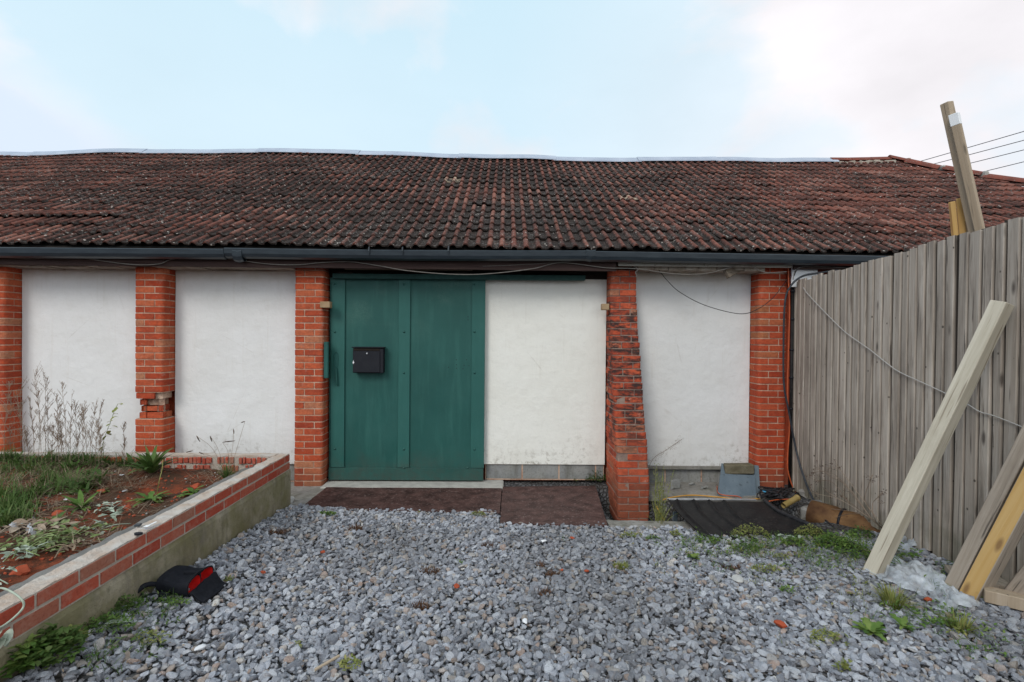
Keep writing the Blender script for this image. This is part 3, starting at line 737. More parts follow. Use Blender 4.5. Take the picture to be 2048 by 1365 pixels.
# ------------------------------------------------------------------ eaves
def ez(x): return 2.672+.006*math.sin(x*.7)+ (-.012*sst(-2, -6, x))
m = MB(); bb(m, -10.5, 1.24, 5.64, 5.67, 2.475, 2.645, bev=.003); build('fascia_board', m, M['fascia'], barn)
q = aY(1225, 526, 5.66)
m = MB(); bb(m, 1.26, 3.22, 5.64, 5.665, 2.535, 2.645, bev=.003); build('fascia_board', m, M['pale_board'], barn, label='pale painted fascia board over the right-hand bay')
m = MB(); bb(m, 3.24, 9.5, 5.64, 5.665, 2.52, 2.645, bev=.003); build('fascia_board', m, M['fascia'], barn)
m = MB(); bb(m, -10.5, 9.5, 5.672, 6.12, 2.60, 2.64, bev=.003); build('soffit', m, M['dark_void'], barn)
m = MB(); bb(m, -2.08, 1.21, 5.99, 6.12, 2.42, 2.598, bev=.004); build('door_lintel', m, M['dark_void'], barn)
# broken tile course that closes each bay under the fascia
def course(x0, x1, y0, zt, zb, seed):
    random.seed(seed); m = MB(); x = x0
    while x < x1:
        w_ = random.uniform(.14, .22); w_ = min(w_, x1-x+.01)
        z_ = zb+random.uniform(-.006, .010)
        bb(m, x+.002, x+w_-.002, y0+random.uniform(-.012, .012), 6.10, z_, zt, bev=.004, r=random.random(), jit=.003); x += w_
    build('tile_course', m, M['lintel'], barn)
course(-9.4, -4.20, 5.70, 2.52, 2.468, 3); course(-3.95, -2.42, 5.70, 2.535, 2.480, 4); course(1.50, 2.94, 5.70, 2.56, 2.505, 5)
for px0, px1, py, dz in ((690, 945, 536, .03), (968, 1215, 534, .03)):
    a_, b_ = aY(px0, py-1, 5.85), aY(px1, py+1, 5.85); m = MB(); beam(m, a_, b_, .055, .05, 0, .004); build('eaves_batten', m, M['barnwood'], barn)
a_, b_ = aY(95, 515, 5.63), aY(330, 522, 5.63); m = MB(); beam(m, a_, b_, .06, .014, 0); build('eaves_batten', m, M['fascia'], barn)
# loose timber end poking out under the soffit of the right-hand bay
m = MB(); beam(m, aY(1452, 549, 5.66), aY(1492, 528, 5.84), .10, .045, .2); build('rafter_foot', m, M['barnwood'], barn)
m = MB(); q = aY(1440, 524, 5.63); bb(m, q.x-.075, q.x+.075, 5.622, 5.639, q.z-.014, q.z+.014, bev=.003); build('eaves_clip', m, M['tan_wood'], barn)
# gutter: deep-front profile, three runs with unions
def gutter_run(x0, x1, z0, z1):
    prof = [(5.632, .0), (5.632, -.062), (5.606, -.094), (5.566, -.104), (5.528, -.088), (5.512, -.055), (5.506, -.004), (5.512, .004), (5.519, -.002), (5.523, -.052), (5.538, -.080), (5.566, -.094), (5.600, -.086), (5.624, -.06), (5.624, 0)]
    m = MB(); n = len(prof); ns = max(2, int((x1-x0)/.25)); V = []
    for i in range(ns+1):
        t = i/ns; x = x0+(x1-x0)*t; z = z0+(z1-z0)*t-.010*math.sin(math.pi*t)
        for (y, dz) in prof: V.append((x, y, z+dz))
    F = [(i*n+k, i*n+k+1, (i+1)*n+k+1, (i+1)*n+k) for i in range(ns) for k in range(n-1)]+[tuple(range(n)), tuple(ns*n+k for k in range(n))[::-1]]
    m.add(V, F, random.random()); return m
g0 = build('gutter', gutter_run(-10.6, -3.05, 2.645, 2.652), M['gutter'], barn, label='dark grey plastic gutter along the eaves')
build('gutter_run', gutter_run(-3.045, .93, 2.662, 2.678), M['gutter'], g0)
build('gutter_run', gutter_run(.935, 9.7, 2.672, 2.652), M['gutter'], g0)
for px in (474, 1182):
    q = aY(px, 505, 5.51); m = MB(); mm = gutter_run(q.x-.05, q.x+.05, q.z+.02, q.z+.02)
    mm.v = [(v[0], 5.567+(v[1]-5.567)*1.10, (ez(q.x)-.045)+(v[2]-(ez(q.x)-.045))*1.09) for v in mm.v]
    build('gutter_union', mm, M['gutter'], g0)
for px in (738, 805, 897):
    q = aY(px, 497, 5.50); m = MB(); tube(m, [q+Vector((-.01, .12, .05)), q+Vector((0, .0, .008)), q+Vector((0, -.006, -.03)), q+Vector((0, 0, -.06))], .008, 6); build('bracket', m, M['gutter'], g0)

# ------------------------------------------------------------------ roof
TP = R(30); CT, ST = math.cos(TP), math.sin(TP)
SR = 5.0
def sag(x, s):
    d = .045*nz(x*.35, s*.4, 1.7)+.02*nz(x*1.1, s*.9, 4)
    d += -.09*sst(-6.8, -10.5, x)*(s/SR)
    d += -.05*math.exp(-((x-1.6)/2.2)**2)*(s/SR)+.03*sst(4, 8, x)*(s/SR)
    return d*min(1, s*1.2+.1)
def rp(x, s, h): return Vector((x, 5.56+s*CT-h*ST, 2.70+s*ST+h*CT+sag(x, s)-.015*sst(-3, -6, x)))
def hipx(s): return 7.50+(SR-s)*.63
roof_m = MB(); random.seed(5)
W2, GA = .268, .300
us = []
for b0 in (0, .134):
    us += [(b0+.0, 0), (b0+.006, .010), (b0+.014, .021), (b0+.026, .029), (b0+.036, .031), (b0+.046, .029), (b0+.058, .021), (b0+.066, .010), (b0+.073, .001), (b0+.102, -.002)]
us += [(.268, 0)]
for row in range(17):
    s0 = -.02+row*GA
    x = -11.2+(.134*random.choice((0, 0, 0)))
    ci_ = 0
    while x < hipx(s0)+.1:
        rr_ = random.random()
        if rr_ > .9851: rr_ = .97
        if random.random() < .006: rr_ = .995
        slip = random.gauss(0, .011); lift = abs(random.gauss(0, .008)); tw = random.gauss(0, .016)
        if -6.9 < x < -4.5 and row in (2, 3): lift += .030*sst(-6.9, -6.0, x)*sst(-4.5, -5.2, x)*(1.0 if row == 3 else .4); slip += -.02
        if random.random() < .02: slip += random.uniform(-.03, .03); tw *= 3
        V = []; H = []
        for (sv, lv, low) in ((0, .019, 0), (0, .019, 1), (.11, .012, 0), (.22, .006, 0), (.33, -.001, 0)):
            for (u, h) in us:
                xx = x+u+tw*(sv-.15); ssv = s0+slip+sv+tw*(u-.13)*.8
                hh = h+lv+lift*(1-sv/.33)
                if low: hh -= .017
                hx = hipx(ssv)
                p = rp(min(xx, hx), ssv, hh); V.append(p); H.append(max(0, h)/.031)
        n = len(us)
        F = []
        # order: row0 = lip bottom(low), row1.. ; rows in V: 0 top lip edge, 1 underside, 2,3,4
        for k in range(n-1):
            F.append((n+k, n+k+1, k+1, k)); F.append((k, k+1, 2*n+k+1, 2*n+k)); F.append((2*n+k, 2*n+k+1, 3*n+k+1, 3*n+k)); F.append((3*n+k, 3*n+k+1, 4*n+k+1, 4*n+k))
        roof_m.add(V, F, rr_, H); x += W2
roof = build('roof', roof_m, M['tile'], barn, smooth=False, label='dark weathered clay pantile roof with red rolls')
# back slope, hip face and under-felt
m = MB()
r0, r1 = rp(-11.2, SR+.02, -.02), rp(7.5, SR+.02, -.02)
e0, e1 = rp(-11.2, 0, -.03), rp(hipx(0), 0, -.03)
nS = 40
def under(u, v): s = (SR+.02)*v; x = -11.2+(hipx(s)+11.2)*u; return rp(x, s, -.03)
grid(m, 60, 20, under)
m.add([r0, r1, (9.6, 14.0, 2.6), (-11.2, 14.0, 2.6)], [(0, 1, 2, 3)]); m.add([r1, rp(hipx(0), 0, -.03), (10.65, 14.0, 2.6), (9.6, 14.0, 2.6)], [(0, 1, 2, 3)])
build('roof_backing', m, M['felt'], roof)
# grey flashing sheets over the ridge
edges = [-11.2, -9.1, -7.0, -4.8, -2.9, -.93, .9, 2.55, 4.05, 6.40]
for i in range(len(edges)-1):
    a_, b_ = edges[i], edges[i+1]+.06; m = MB(); dz = .012*(i % 2)+.008*nz(i*3.3, 1)
    prof = [(-.17, .062), (-.155, .078), (-.06, .092), (0, .10), (.05, .085), (.17, .06)]
    def fn(u, v, a_=a_, b_=b_, dz=dz):
        x = a_+(b_-a_)*u; t = v*(len(prof)-1); k = min(int(t), len(prof)-2); q = t-k
        ds = prof[k][0]*(1-q)+prof[k+1][0]*q; h = prof[k][1]*(1-q)+prof[k+1][1]*q
        base = rp(x, SR, 0); wv = .003*nz(x*2.2, v*2, 7)+.006*nz(x*.8, 2)-.045*nz(x*1.1, 5*.9, 4)*0
        if ds <= 0: return (x, base.y+ds*CT, base.z+ds*ST+h+dz+wv)
        return (x, base.y+ds*CT, base.z-ds*ST+h+dz+wv)
    solid_sheet(m, 16, 11, fn, .006, random.random()); build('ridge_flashing', m, M['flash'], roof)
# ridge and hip tiles
def half_tile(p0, p1, rad, thick=.014, tilt=0):
    m = MB(); p0, p1 = Vector(p0), Vector(p1); d = (p1-p0).normalized(); side = d.cross(Vector((0, 0, 1))).normalized(); up = side.cross(d)
    n = 9; V = []
    for P_, rr_ in ((p0, rad), (p1, rad*.94)):
        for lay in (0, thick):
            for k in range(n):
                t = math.pi*(.06+.88*k/(n-1)); V.append(P_+side*math.cos(t)*(rr_-lay)+up*(math.sin(t)*(rr_-lay)-rad*.15))
    F = []
    for k in range(n-1):
        F += [(k, k+1, 2*n+k+1, 2*n+k), (n+k+1, n+k, 3*n+k, 3*n+k+1), (k+1, k, n+k, n+k+1), (2*n+k, 2*n+k+1, 3*n+k+1, 3*n+k)]
    F += [(0, 2*n, 3*n, n), (n-1, n+n-1, 3*n+n-1, 2*n+n-1)]
    m.add(V, F, random.random()); return m
x = 6.36
for k in range(3):
    L_ = .385; a_ = rp(x, SR, .015); b_ = rp(x+L_, SR, .02)
    build('ridge_tile', half_tile(a_, b_, .10), M['ridge'], roof); x += L_+.006
a_ = rp(7.56, SR, .02); build('ridge_tile', half_tile(a_+Vector((-.05, 0, .03)), a_+Vector((.27, -.06, -.06)), .10), M['ridge'], roof, label='dislodged ridge tile at the top of the hip')
m = MB()
U2 = random.uniform
for k, s in enumerate(np.arange(SR-.30, -.1, -.52)):
    pa, pb = rp(hipx(s)-.01, s, .03), rp(hipx(s-.49)-.01, s-.49, .03)
    jt = Vector((U2(-.02, .02), U2(-.02, .02), U2(-.012, .02))); pa = pa+jt; pb = pb+Vector((U2(-.02, .02), 0, U2(-.02, .012)))+(pa-pb)*.04
    build('hip_tile', half_tile(pa, pb, .105), M['ridge'], roof)
    m = MB(); bb(m, pb.x-.03, pb.x+.05, pb.y-.12, pb.y+.06, pb.z-.03, pb.z+.06, bev=.02, jit=.01)
    build('mortar_joint', m, M['doorstep'], roof)
m = MB()
for i in range(12): bb(m, 6.36+i*.1, 6.47+i*.1, rp(6.4+i*.1, SR, 0).y-.15, rp(6.4, SR, 0).y-.02, rp(6.4+i*.1, SR, 0).z-.085, rp(6.4+i*.1, SR, 0).z-.01+random.uniform(-.02, .01), bev=.015, jit=.012)
build('mortar_bedding', m, M['lintel'], roof)
# ------------------------------------------------------------------ brick planter on the left
PX, PE = -2.02, 4.787
pl = thing('brick_planter', 'raised brick planter bed on a concrete base at the left of the yard', 'planter', (-3.5, 3.5, 0))
random.seed(31)
ol = [Vector((PX, .4)), Vector((PX, PE-.004)), Vector((PX-.004, PE)), Vector((-9, PE))]; S = walk(ol)
bk = MB(); yc = PE-.4
for k, (z0, z1, first) in enumerate(((.462, .534, .2125), (.538, .609, .108))):
    j = [yc]; s = yc-first
    while s > 0: j.append(s); s -= .225
    j.append(0); j = j[::-1]
    s = yc
    for a_, b_ in zip(j[:-1], j[1:]):
        brick_patch(bk, ol, S, a_+.005, b_-.005 if b_ < yc else b_-.001, z0+.004+random.uniform(-.001, .002), z1-.003, random.uniform(-.002, .002), random.random(), tilt=random.uniform(-.006, .006))
    s = yc+.0; L_ = .1025
    while s < S[-1]-.3:
        brick_patch(bk, ol, S, s+.001 if s == yc else s+.005, s+L_-.005, z0+.004, z1-.003, random.uniform(-.002, .002), random.random()); s += L_; L_ = .225
random.seed(8)
for z0, z1 in ((.462, .530), (.536, .600)):      # inner face of the back leaf: bricks cut through, in short upright pieces
    x = PX-.13
    while x > -8.5:
        w_ = random.uniform(.022, .055)
        if random.random() < .8: bb(bk, x-w_, x-.004, PE-.118+random.uniform(-.006, .006), PE-.100, z0+random.uniform(0, .012), z1-random.uniform(0, .012), bev=.003, r=random.random(), jit=.002)
        x -= w_+random.uniform(.002, .012)
pb_ = build('brick_course', bk, M['pbrick'], pl)
m = MB(); bb(m, PX-.1025, PX-.005, .4, PE-.006, .458, .606, bev=.001); bb(m, -9, PX-.1025, PE-.1025, PE-.007, .458, .606, bev=.001); build('mortar', m, M['mortar_grey'], pb_)
# mortar cap, lumpy
m = MB()
def capf(u, v):
    y = .4+(PE-.003-.4)*v; x = PX-.004-.104*u
    e = .010*nz(y*9, 3) if u > .9 else 0
    return (x-e, y, .612+.006*nz(x*20, y*14, 3)+.003*nz(y*50, x*50))
solid_sheet(m, 7, 260, capf, .012)
def capb(u, v):
    x = PX-.100-(9-2.12)*u; y = PE-.003-.102*v-(.012*nz(x*11, 5) if v > .9 else 0)
    return (x, y, .614+.006*nz(x*14, y*20, 9))
solid_sheet(m, 300, 6, capb, .012)
build('mortar_cap', m, M['cap'], pl, smooth=False)
# concrete base
m = MB()
def bf(u, v): y = .4+(PE+.004-.4)*u; z = -.25+(.461+.25)*v; return (PX+.006+.008*nz(y*2, z*3)+.003*nz(y*9, z*9)-.012*sst(.42, .461, z), y, z)
grid(m, 200, 24, bf)
def be(u, v): x = PX+.006-.14*u; z = -.25+(.461+.25)*v; return (x, PE+.004+.003*nz(x*9, z*9), z)
grid(m, 12, 24, be)
bb(m, PX-.14, PX-.01, .4, PE, -.25, .455, bev=.002)
build('concrete_base', m, M['concrete'], pl)
m = MB(); bb(m, -9, PX-.14, PE-.12, PE, -.1, .455, bev=.002); build('back_footing', m, M['concrete_grey'], pl)
def plz(x, y):
    z = .515+.030*nz(x*2, y*2, 1)+.016*nz(x*7, y*7, 2)+.012*abs(nz(x*19, y*19, 3))
    z += .085*math.exp(-((x+2.95)**2/.16+(y-4.20)**2/.06))
    z += .05*sst(-3.2, -4.6, x)
    if y > 4.5: z -= .05*sst(4.5, 4.66, y)*sst(-4.0, -3.0, x)
    return z
m = MB(); grid(m, 230, 150, lambda u, v: (lambda x, y: (x, y, plz(x, y)))(-9+(9-2.115)*u, .4+4.28*v))
build('soil', m, M['soil'], pl, smooth=True)
m = MB(); solid_sheet(m, 5, 160, lambda u, v: (PX-.115-.10*u-.015*nz(v*30, 1)*u, .6+3.75*v, .600-.02*u+.008*nz(u*6, v*60)), .05); build('mortar_strip', m, M['dark_strip'], pl)

# ------------------------------------------------------------------ steel plates, slabs, kerb
def plate(name, cs, th, label, wr=.006):
    m = MB(); A, B, C_, D = [Vector(c) for c in cs]
    def fn(u, v):
        p = (A*(1-u)+B*u)*(1-v)+(D*(1-u)+C_*u)*v
        e = .004*nz(u*9, v*9)
        return (p.x+e, p.y+e, p.z+wr*nz(p.x*2.5, p.y*2.5, 6))
    solid_sheet(m, 24, 24, fn, th); return tag(build(name, m, M['plate'], label=label), label, 'plate', 'rusty floor plates')
plate('steel_plate', [(-2.0, 5.72, .014), (-.02, 5.76, .014), (-.035, 4.87, .032), (-1.99, 4.95, .038)], .010, 'wide red-brown steel plate flat before the green door')
plate('steel_plate', [(-.012, 5.76, .016), (1.06, 5.80, .020), (.93, 4.47, .058), (-.03, 4.55, .046)], .012, 'narrower red-brown plate below the cream panel, jutting on to the gravel')
m = MB(); solid_sheet(m, 14, 14, lambda u, v: (-2.75+.78*u+.01*nz(v*5), 5.05+.93*v, -.002+.006*nz(u*4, v*4)), .08); kind(build('paving_slab', m, M['concrete_grey']), 'structure')
m = MB(); solid_sheet(m, 20, 8, lambda u, v: (1.50+1.5*u, 5.50+.55*v, .002+.006*nz(u*9, v*4)), .06); kind(build('paving_ledge', m, M['concrete_grey']), 'structure')
c0, c1 = aZ(1218, 1052, .03), aZ(1385, 1054, .03); c2 = aZ(1392, 1078, .02)
m = MB(); solid_sheet(m, 24, 8, lambda u, v: (c0.x+(c1.x-c0.x-.05*v*0)*u+.10*(1-v)*0, 4.45+.22*v-.03*u+.008*nz(u*12, v*3), .035+.006*nz(u*14, v*5)), .33)
tag(build('concrete_kerb', m, M['concrete_grey']), 'grey concrete kerb strip at the foot of the leaning buttress', 'kerb')

def rock(name, c, size, mat_, label, cat, seed, group=None, flat=.6, rz=None):
    rr = np.random.default_rng(seed); bm = bmesh.new(); bmesh.ops.create_icosphere(bm, subdivisions=2, radius=1)
    P_ = np.array([v.co[:] for v in bm.verts])
    for _ in range(10):
        n_ = rr.normal(size=3); n_ /= np.linalg.norm(n_); d = rr.uniform(.45, .8); s = P_@n_; P_ = P_-np.outer(np.maximum(0, s-d), n_)
    P_ *= np.array([1, .75, flat])*size*(.85 if name == 'brick_fragment' else 1); a = rr.uniform(0, 6.28) if rz is None else rz; ca, sa = math.cos(a), math.sin(a)
    V = [(c[0]+p[0]*ca-p[1]*sa, c[1]+p[0]*sa+p[1]*ca, c[2]+p[2]) for p in P_]
    m = MB(); m.add(V, [tuple(v.index for v in f.verts) for f in bm.faces], float(rr.random())); bm.free()
    return tag(build(name, m, mat_), label, cat, group)
def gp(px, py, dz=0.0):
    """a point on the yard surface seen at that place of the photograph"""
    z = .05
    for _ in range(12): p = aZ(px, py, z); z = gz(p.x, p.y)+dz if -9 < p.x < 9 and -3 < p.y < 7 else .1
    return aZ(px, py, z)
def pp(px, py, dz=0.0):
    z = .55
    for _ in range(12): p = aZ(px, py, z); z = plz(p.x, p.y)+dz
    return aZ(px, py, z)
p = gp(577, 1010); rock('rock', (p.x-.02, p.y, p.z+.03), .10, M['stone_pale'], 'pale lump of concrete at the near corner of the planter end', 'rock', 3)
frag = [(645, 1113, .030, 'small red brick chip on gravel, left of centre'), (913, 1184, .038, 'largest red brick shard in the middle of the gravel'), (1145, 1084, .026, 'red chip on gravel just below the right plate'), (1174, 1153, .026, 'red brick chip on gravel near the buttress'),
        (1124, 1150, .024, 'red chip beside the brown moss clump, right of centre'), (1561, 1262, .045, 'pointed terracotta shard on gravel at lower right'), (1854, 1210, .035, 'orange brick chip beside the clear plastic sheet'), (527, 1155, .026, 'orange chip on gravel right of the black bag')]
for i, (px, py, s, l) in enumerate(frag): p = gp(px, py); rock('brick_fragment', (p.x, p.y, p.z+.035), s, M['clay'], l, 'brick chip', 40+i, 'red brick chips on the gravel', .5)
for i, (px, py, s, l) in enumerate([(395, 975, .05, 'orange brick lump on soil beside the planter wall'), (372, 985, .04, 'smaller orange brick lump on the planter soil'), (40, 1145, .06, 'big orange brick piece low in the planter corner'), (150, 1065, .045, 'red brick lump among wilted leaves'), (252, 1020, .04, 'red brick lump near the mortar strip'), (120, 1030, .05, 'red brick lump beside the green rosette'), (205, 985, .04, 'red brick lump under the straw')]):
    p = pp(px, py); rock('brick_lump', (p.x, p.y, p.z+.01), s, M['clay'], l, 'brick lump', 70+i, 'brick rubble in the planter', .6)
for i, (px, py, s, l) in enumerate([(1475, 1168, .055, 'flat pale stone on gravel at right'), (1087, 1091, .030, 'white chip on gravel below the right plate'), (400, 1311, .032, 'white wood chip on gravel at lower left'), (1050, 1255, .025, 'round white pebble in the middle foreground')]):
    p = gp(px, py); rock('pale_stone', (p.x, p.y, p.z+.035), s, M['paper'] if i else M['stone_pale'], l, 'stone', 90+i, None, .4)
p = gp(659, 1345); m = MB(); tube(m, [p+Vector((-.05, -.05, .045)), p+Vector((.03, .045, .05))], .007, 7); tag(build('stick', m, M['prop_tan']), 'short brown stick on the gravel at the bottom edge', 'stick')

# ------------------------------------------------------------------ fence on the right
FX = 3.33
fence = thing('timber_fence', 'tall weathered grey featheredge board fence running along the right side', 'fence', (FX, 3.7, 0))
random.seed(77); y = 5.80; k = 0
while y > .9:
    wd = random.uniform(.080, .106); y1 = y-wd
    top = 2.39+.055*(5.77-y)+random.uniform(-.016, .016); bot = min(.12, gz(3.25, y))+random.uniform(.0, .05)
    m = MB(); nv = 14; V = []; H = []
    lean = random.gauss(0, .0022)
    gp_ = random.uniform(.010, .024); xs_ = [(y+.022, FX+.0005), (y-gp_, FX-.002), (y-gp_-.002, FX-.019), (y1+.005, FX-.026), (y1, FX-.022), (y1-.001, FX+.002)]
    wob_ = random.random()*50
    for j in range(nv):
        t = j/(nv-1); z = bot+(top-bot)*t
        for q, (yy, xx) in enumerate(xs_):
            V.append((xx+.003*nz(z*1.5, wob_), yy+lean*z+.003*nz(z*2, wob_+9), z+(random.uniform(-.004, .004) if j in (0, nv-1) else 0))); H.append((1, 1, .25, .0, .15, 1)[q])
    n = len(xs_); F = [(j*n+q, j*n+q+1, (j+1)*n+q+1, (j+1)*n+q) for j in range(nv-1) for q in range(n-1)]
    b = len(V)
    for j in (0, nv-1):
        pass
    F.append(tuple((nv-1)*n+q for q in range(n))); F.append(tuple(range(n))[::-1])
    # back face
    F += [(j*n+n-1, j*n, (j+1)*n, (j+1)*n+n-1) for j in range(nv-1)]
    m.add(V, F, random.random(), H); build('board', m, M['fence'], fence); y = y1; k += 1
for z in (.45, 1.25, 2.1):
    m = MB(); bb(m, FX+.006, FX+.056, .9, 5.8, z, z+.08, bev=.004); build('rail', m, M['rail'], fence)
for yy in (5.7, 3.9, 2.1):
    m = MB(); bb(m, FX+.058, FX+.158, yy-.05, yy+.05, -.2, 2.35, bev=.005); build('post', m, M['fence'], fence)

# ------------------------------------------------------------------ leaning timbers
def timber(name, foot, top, w_, d_, ang, mat_, label, group='timbers leaning by the fence', face=None):
    """squared timber of section w_ x d_; ang turns its w_ face away from the yard side, to the left when negative"""
    foot, top = Vector(foot), Vector(top); L_ = (top-foot).length; d = (top-foot).normalized()
    v = Vector((-.62, -.78, 0)); v = (v-d*v.dot(d)).normalized(); x_ = Matrix.Rotation(ang, 3, d) @ v; y_ = d.cross(x_)
    m = MB(); box(m, (0, 0, L_/2), (w_, d_, L_), None, .004, random.random())
    o = build(name, m, mat_, None, origin=(0, 0, 0)); o.location = foot; o.rotation_euler = Matrix((x_, y_, d)).transposed().to_euler()
    if face:
        o.data.materials.append(M[face])
        for p_ in o.data.polygons:
            if p_.normal.x > .9: p_.material_index = 1
    ORI[o.name] = foot; return tag(o, label, 'timber', group)
f1 = gp(1742, 1150); f1.z -= .02
timber('timber_prop', f1, (3.22, aX(2005, 606, 3.22).y, aX(2005, 606, 3.22).z), .092, .092, R(-36), M['prop_green'], 'long pale green square post propped diagonally against the fence')
f2 = gp(1898, 1183); f2.z -= .01
timber('timber_prop', f2, (3.24, 2.62, 2.2), .05, .075, R(-28), M['prop_grey'], 'grey weathered batten leaning left of the yellow-faced timber')
f3 = gp(1942, 1196); f3.z -= .01
timber('timber_prop', f3, (3.25, 2.47, 2.22), .095, .10, R(-40), M['prop_grey'], 'thick timber with a bright yellow face leaning on the fence', face='prop_yellow')
f4 = gp(2026, 1214); timber('timber_prop', f4+Vector((.0, .0, .05)), (3.24, 2.45, 1.35), .05, .11, R(-10), M['prop_grey'], 'grey board end leaning in at the right edge of the picture')
c = gp(2010, 1222); m = MB(); box(m, (c.x+.18, c.y-.12, c.z+.07), (.62, .09, .075), rotz(R(-38)), .004); tag(build('offcut_plank', m, M['prop_tan']), 'worn plank lying on gravel under the right-hand board', 'plank')
c = gp(1985, 1190); m = MB(); box(m, (c.x+.02, c.y+.12, c.z+.05), (.30, .22, .035), rotz(R(-25)), .004, jit=.006); tag(build('split_board', m, M['prop_grey']), 'flat split grey board on the ground behind the yellow-faced timber', 'board')
# timbers standing behind the fence
Yb = 3.97
timber('tall_timber', aY(1980, 600, Yb), aY(1893, 206, Yb), .068, .06, R(-35), M['prop_tan'], 'tallest post rising behind the fence against the sky', 'timbers standing behind the fence')
tt = timber('tall_timber', aY(1991, 600, Yb-.07), aY(1908, 229, Yb-.07), .052, .055, R(-20), M['prop_tan'], 'white-tipped post just right of the tallest one behind the fence', 'timbers standing behind the fence')
m = MB(); box(m, (0, 0, 0), (.055, .058, .09), None, .002)
wt = build('painted_tip', m, M['white_board'], None, origin=(0, 0, 0)); wt.parent = tt; wt.location = (0, 0, (aY(1908, 229, Yb-.07)-aY(1991, 600, Yb-.07)).length-.043)
for (a_, b_, c_, d_, l, mt) in ((1922, 600, 1904, 404, 'left yellow board end showing over the fence', 'prop_yellow'), (1937, 600, 1919, 397, 'middle and tallest of the yellow board ends over the fence', 'prop_yellow'), (1952, 600, 1930, 413, 'pale tan board end tucked against the tall posts', 'prop_tan')):
    timber('board_end', aY(a_, b_, Yb+.08), aY(c_, d_, Yb+.08), .02, .044, R(-10), M[mt], l, 'board ends standing behind the fence')

# ------------------------------------------------------------------ letter box on the door
q0, q1 = aY(703, 694, 5.83), aY(768, 747, 5.83); x0, x1, z1, z0 = q0.x, q1.x, q0.z, q1.z
lb = thing('letter_box', 'black metal letter box fixed to the green sliding door', 'letter box', ((x0+x1)/2, 5.88, z0))
m = MB(); bb(m, x0+.012, x1-.012, 5.845, 5.928, z0, z1-.014, bev=.006); build('body', m, M['black'], lb)
m = MB(); bb(m, x0, x1, 5.825, 5.928, z1-.012, z1, bev=.004); build('lid', m, M['black'], lb)
m = MB(); bb(m, x0+.014, x1-.05, 5.834, 5.846, z0+.008, z1-.052, bev=.003); fl = build('front_door', m, M['black'], lb)
m = MB(); bb(m, x0+.02, x1-.055, 5.838, 5.8435, z1-.044, z1-.018, bev=.001); build('slot', m, M['dark_void'], lb)
m = MB(); dome(m, (x0+.175, 5.834, z1-.077), .010, .006, n=12); build('lock', m, M['steel'], fl, smooth=True)
m = MB(); V = [(x0+.012+dx_, 5.8335, z0+.12+dz_) for dx_, dz_ in ((0, 0), (.008, -.018), (.012, -.01), (.02, .004), (.012, .012), (.012, .03), (.004, .012))]; V2 = [(a_, 5.835, c_) for a_, b_, c_ in V]
m.add([Vector(v) for v in V]+[Vector(v) for v in V2], [tuple(range(7)), tuple(range(7, 14))[::-1]]+[(i, (i+1) % 7, 7+(i+1) % 7, 7+i) for i in range(7)]); build('paint_chip', m, M['paper'], fl)

# ------------------------------------------------------------------ cables and pipes
def cable(name, path, rad, mat_, label, cat='cable', group=None, n=6, k=7):
    m = MB(); tube(m, spline(path, k), rad, n); return tag(build(name, m, mat_, smooth=True), label, cat, group)
C1 = [(-30, 512), (60, 518), (110, 514), (150, 514), (210, 523), (272, 530), (319, 528), (350, 518), (437, 516), (531, 528), (594, 530), (640, 526), (699, 524), (757, 532), (816, 542), (904, 549), (977, 548), (1065, 538), (1123, 526), (1211, 536), (1273, 538), (1346, 548), (1407, 548), (1456, 537), (1490, 528), (1530, 545), (1573, 544)]
cable('eaves_cable', [aY(x, y, 5.62) for x, y in C1], .0052, M['grey_cable'], 'thin grey cable sagging all along under the gutter')
cable('drooping_wire', [aY(x, y, 5.74) for x, y in ((1318, 541), (1335, 562), (1360, 585), (1410, 611), (1478, 628), (1515, 619), (1545, 597), (1565, 572), (1580, 552))], .004, M['black_cable'], 'thin dark wire drooping in a loop across the right white bay')
cable('door_wire', [aY(x, y, 5.64) for x, y in ((965, 533), (1040, 530), (1130, 524), (1190, 516))], .003, M['grey_cable'], 'fine straight wire rising to the gutter above the cream panel')
cable('cable_tie', [aY(x, y, 5.73) for x, y in ((1268, 532), (1276, 539), (1271, 545), (1274, 553))], .005, M['white_cable'], 'white cord knotted at the top of the leaning buttress', 'cord')
cable('orange_cable', [aY(x, y, 5.71) for x, y in ((1577, 530), (1577, 560), (1579, 620), (1577, 700), (1575, 790), (1579, 850), (1576, 900), (1575, 935), (1582, 965), (1591, 985), (1592, 998))], .0075, M['orange_pl'], 'bright orange cable running down beside the red corner pillar')
cable('slate_hose', [aY(x, y, Y) for x, y, Y in ((1675, 541, 5.6), (1640, 546, 5.6), (1605, 553, 5.62), (1582, 572, 5.62), (1570, 605, 5.62), (1567, 700, 5.62), (1568, 770, 5.62), (1577, 820, 5.62), (1590, 890, 5.62))]+[aX(x, y, 3.27) for x, y in ((1603, 940), (1622, 990), (1648, 1034), (1672, 1058))], .0115, M['slate_cable'], 'dark grey hose arching over the fence corner and down the boards', 'hose')
dpt = thing('conduit_pipe', 'black vertical conduit pipe with clips in the corner by the fence', 'pipe', (3.30, 5.76, 0))
m = MB(); tube(m, [(3.292, 5.75, 2.36), (3.295, 5.75, .02)], .020, 10); build('pipe', m, M['black_rubber'], dpt, smooth=True)
for py in (583, 639, 700, 756, 818): q = aY(1585, py, 5.75); m = MB(); tube(m, [(3.294, 5.75, q.z-.012), (3.294, 5.75, q.z+.012)], .0265, 10); build('clip', m, M['black'], dpt, smooth=True)
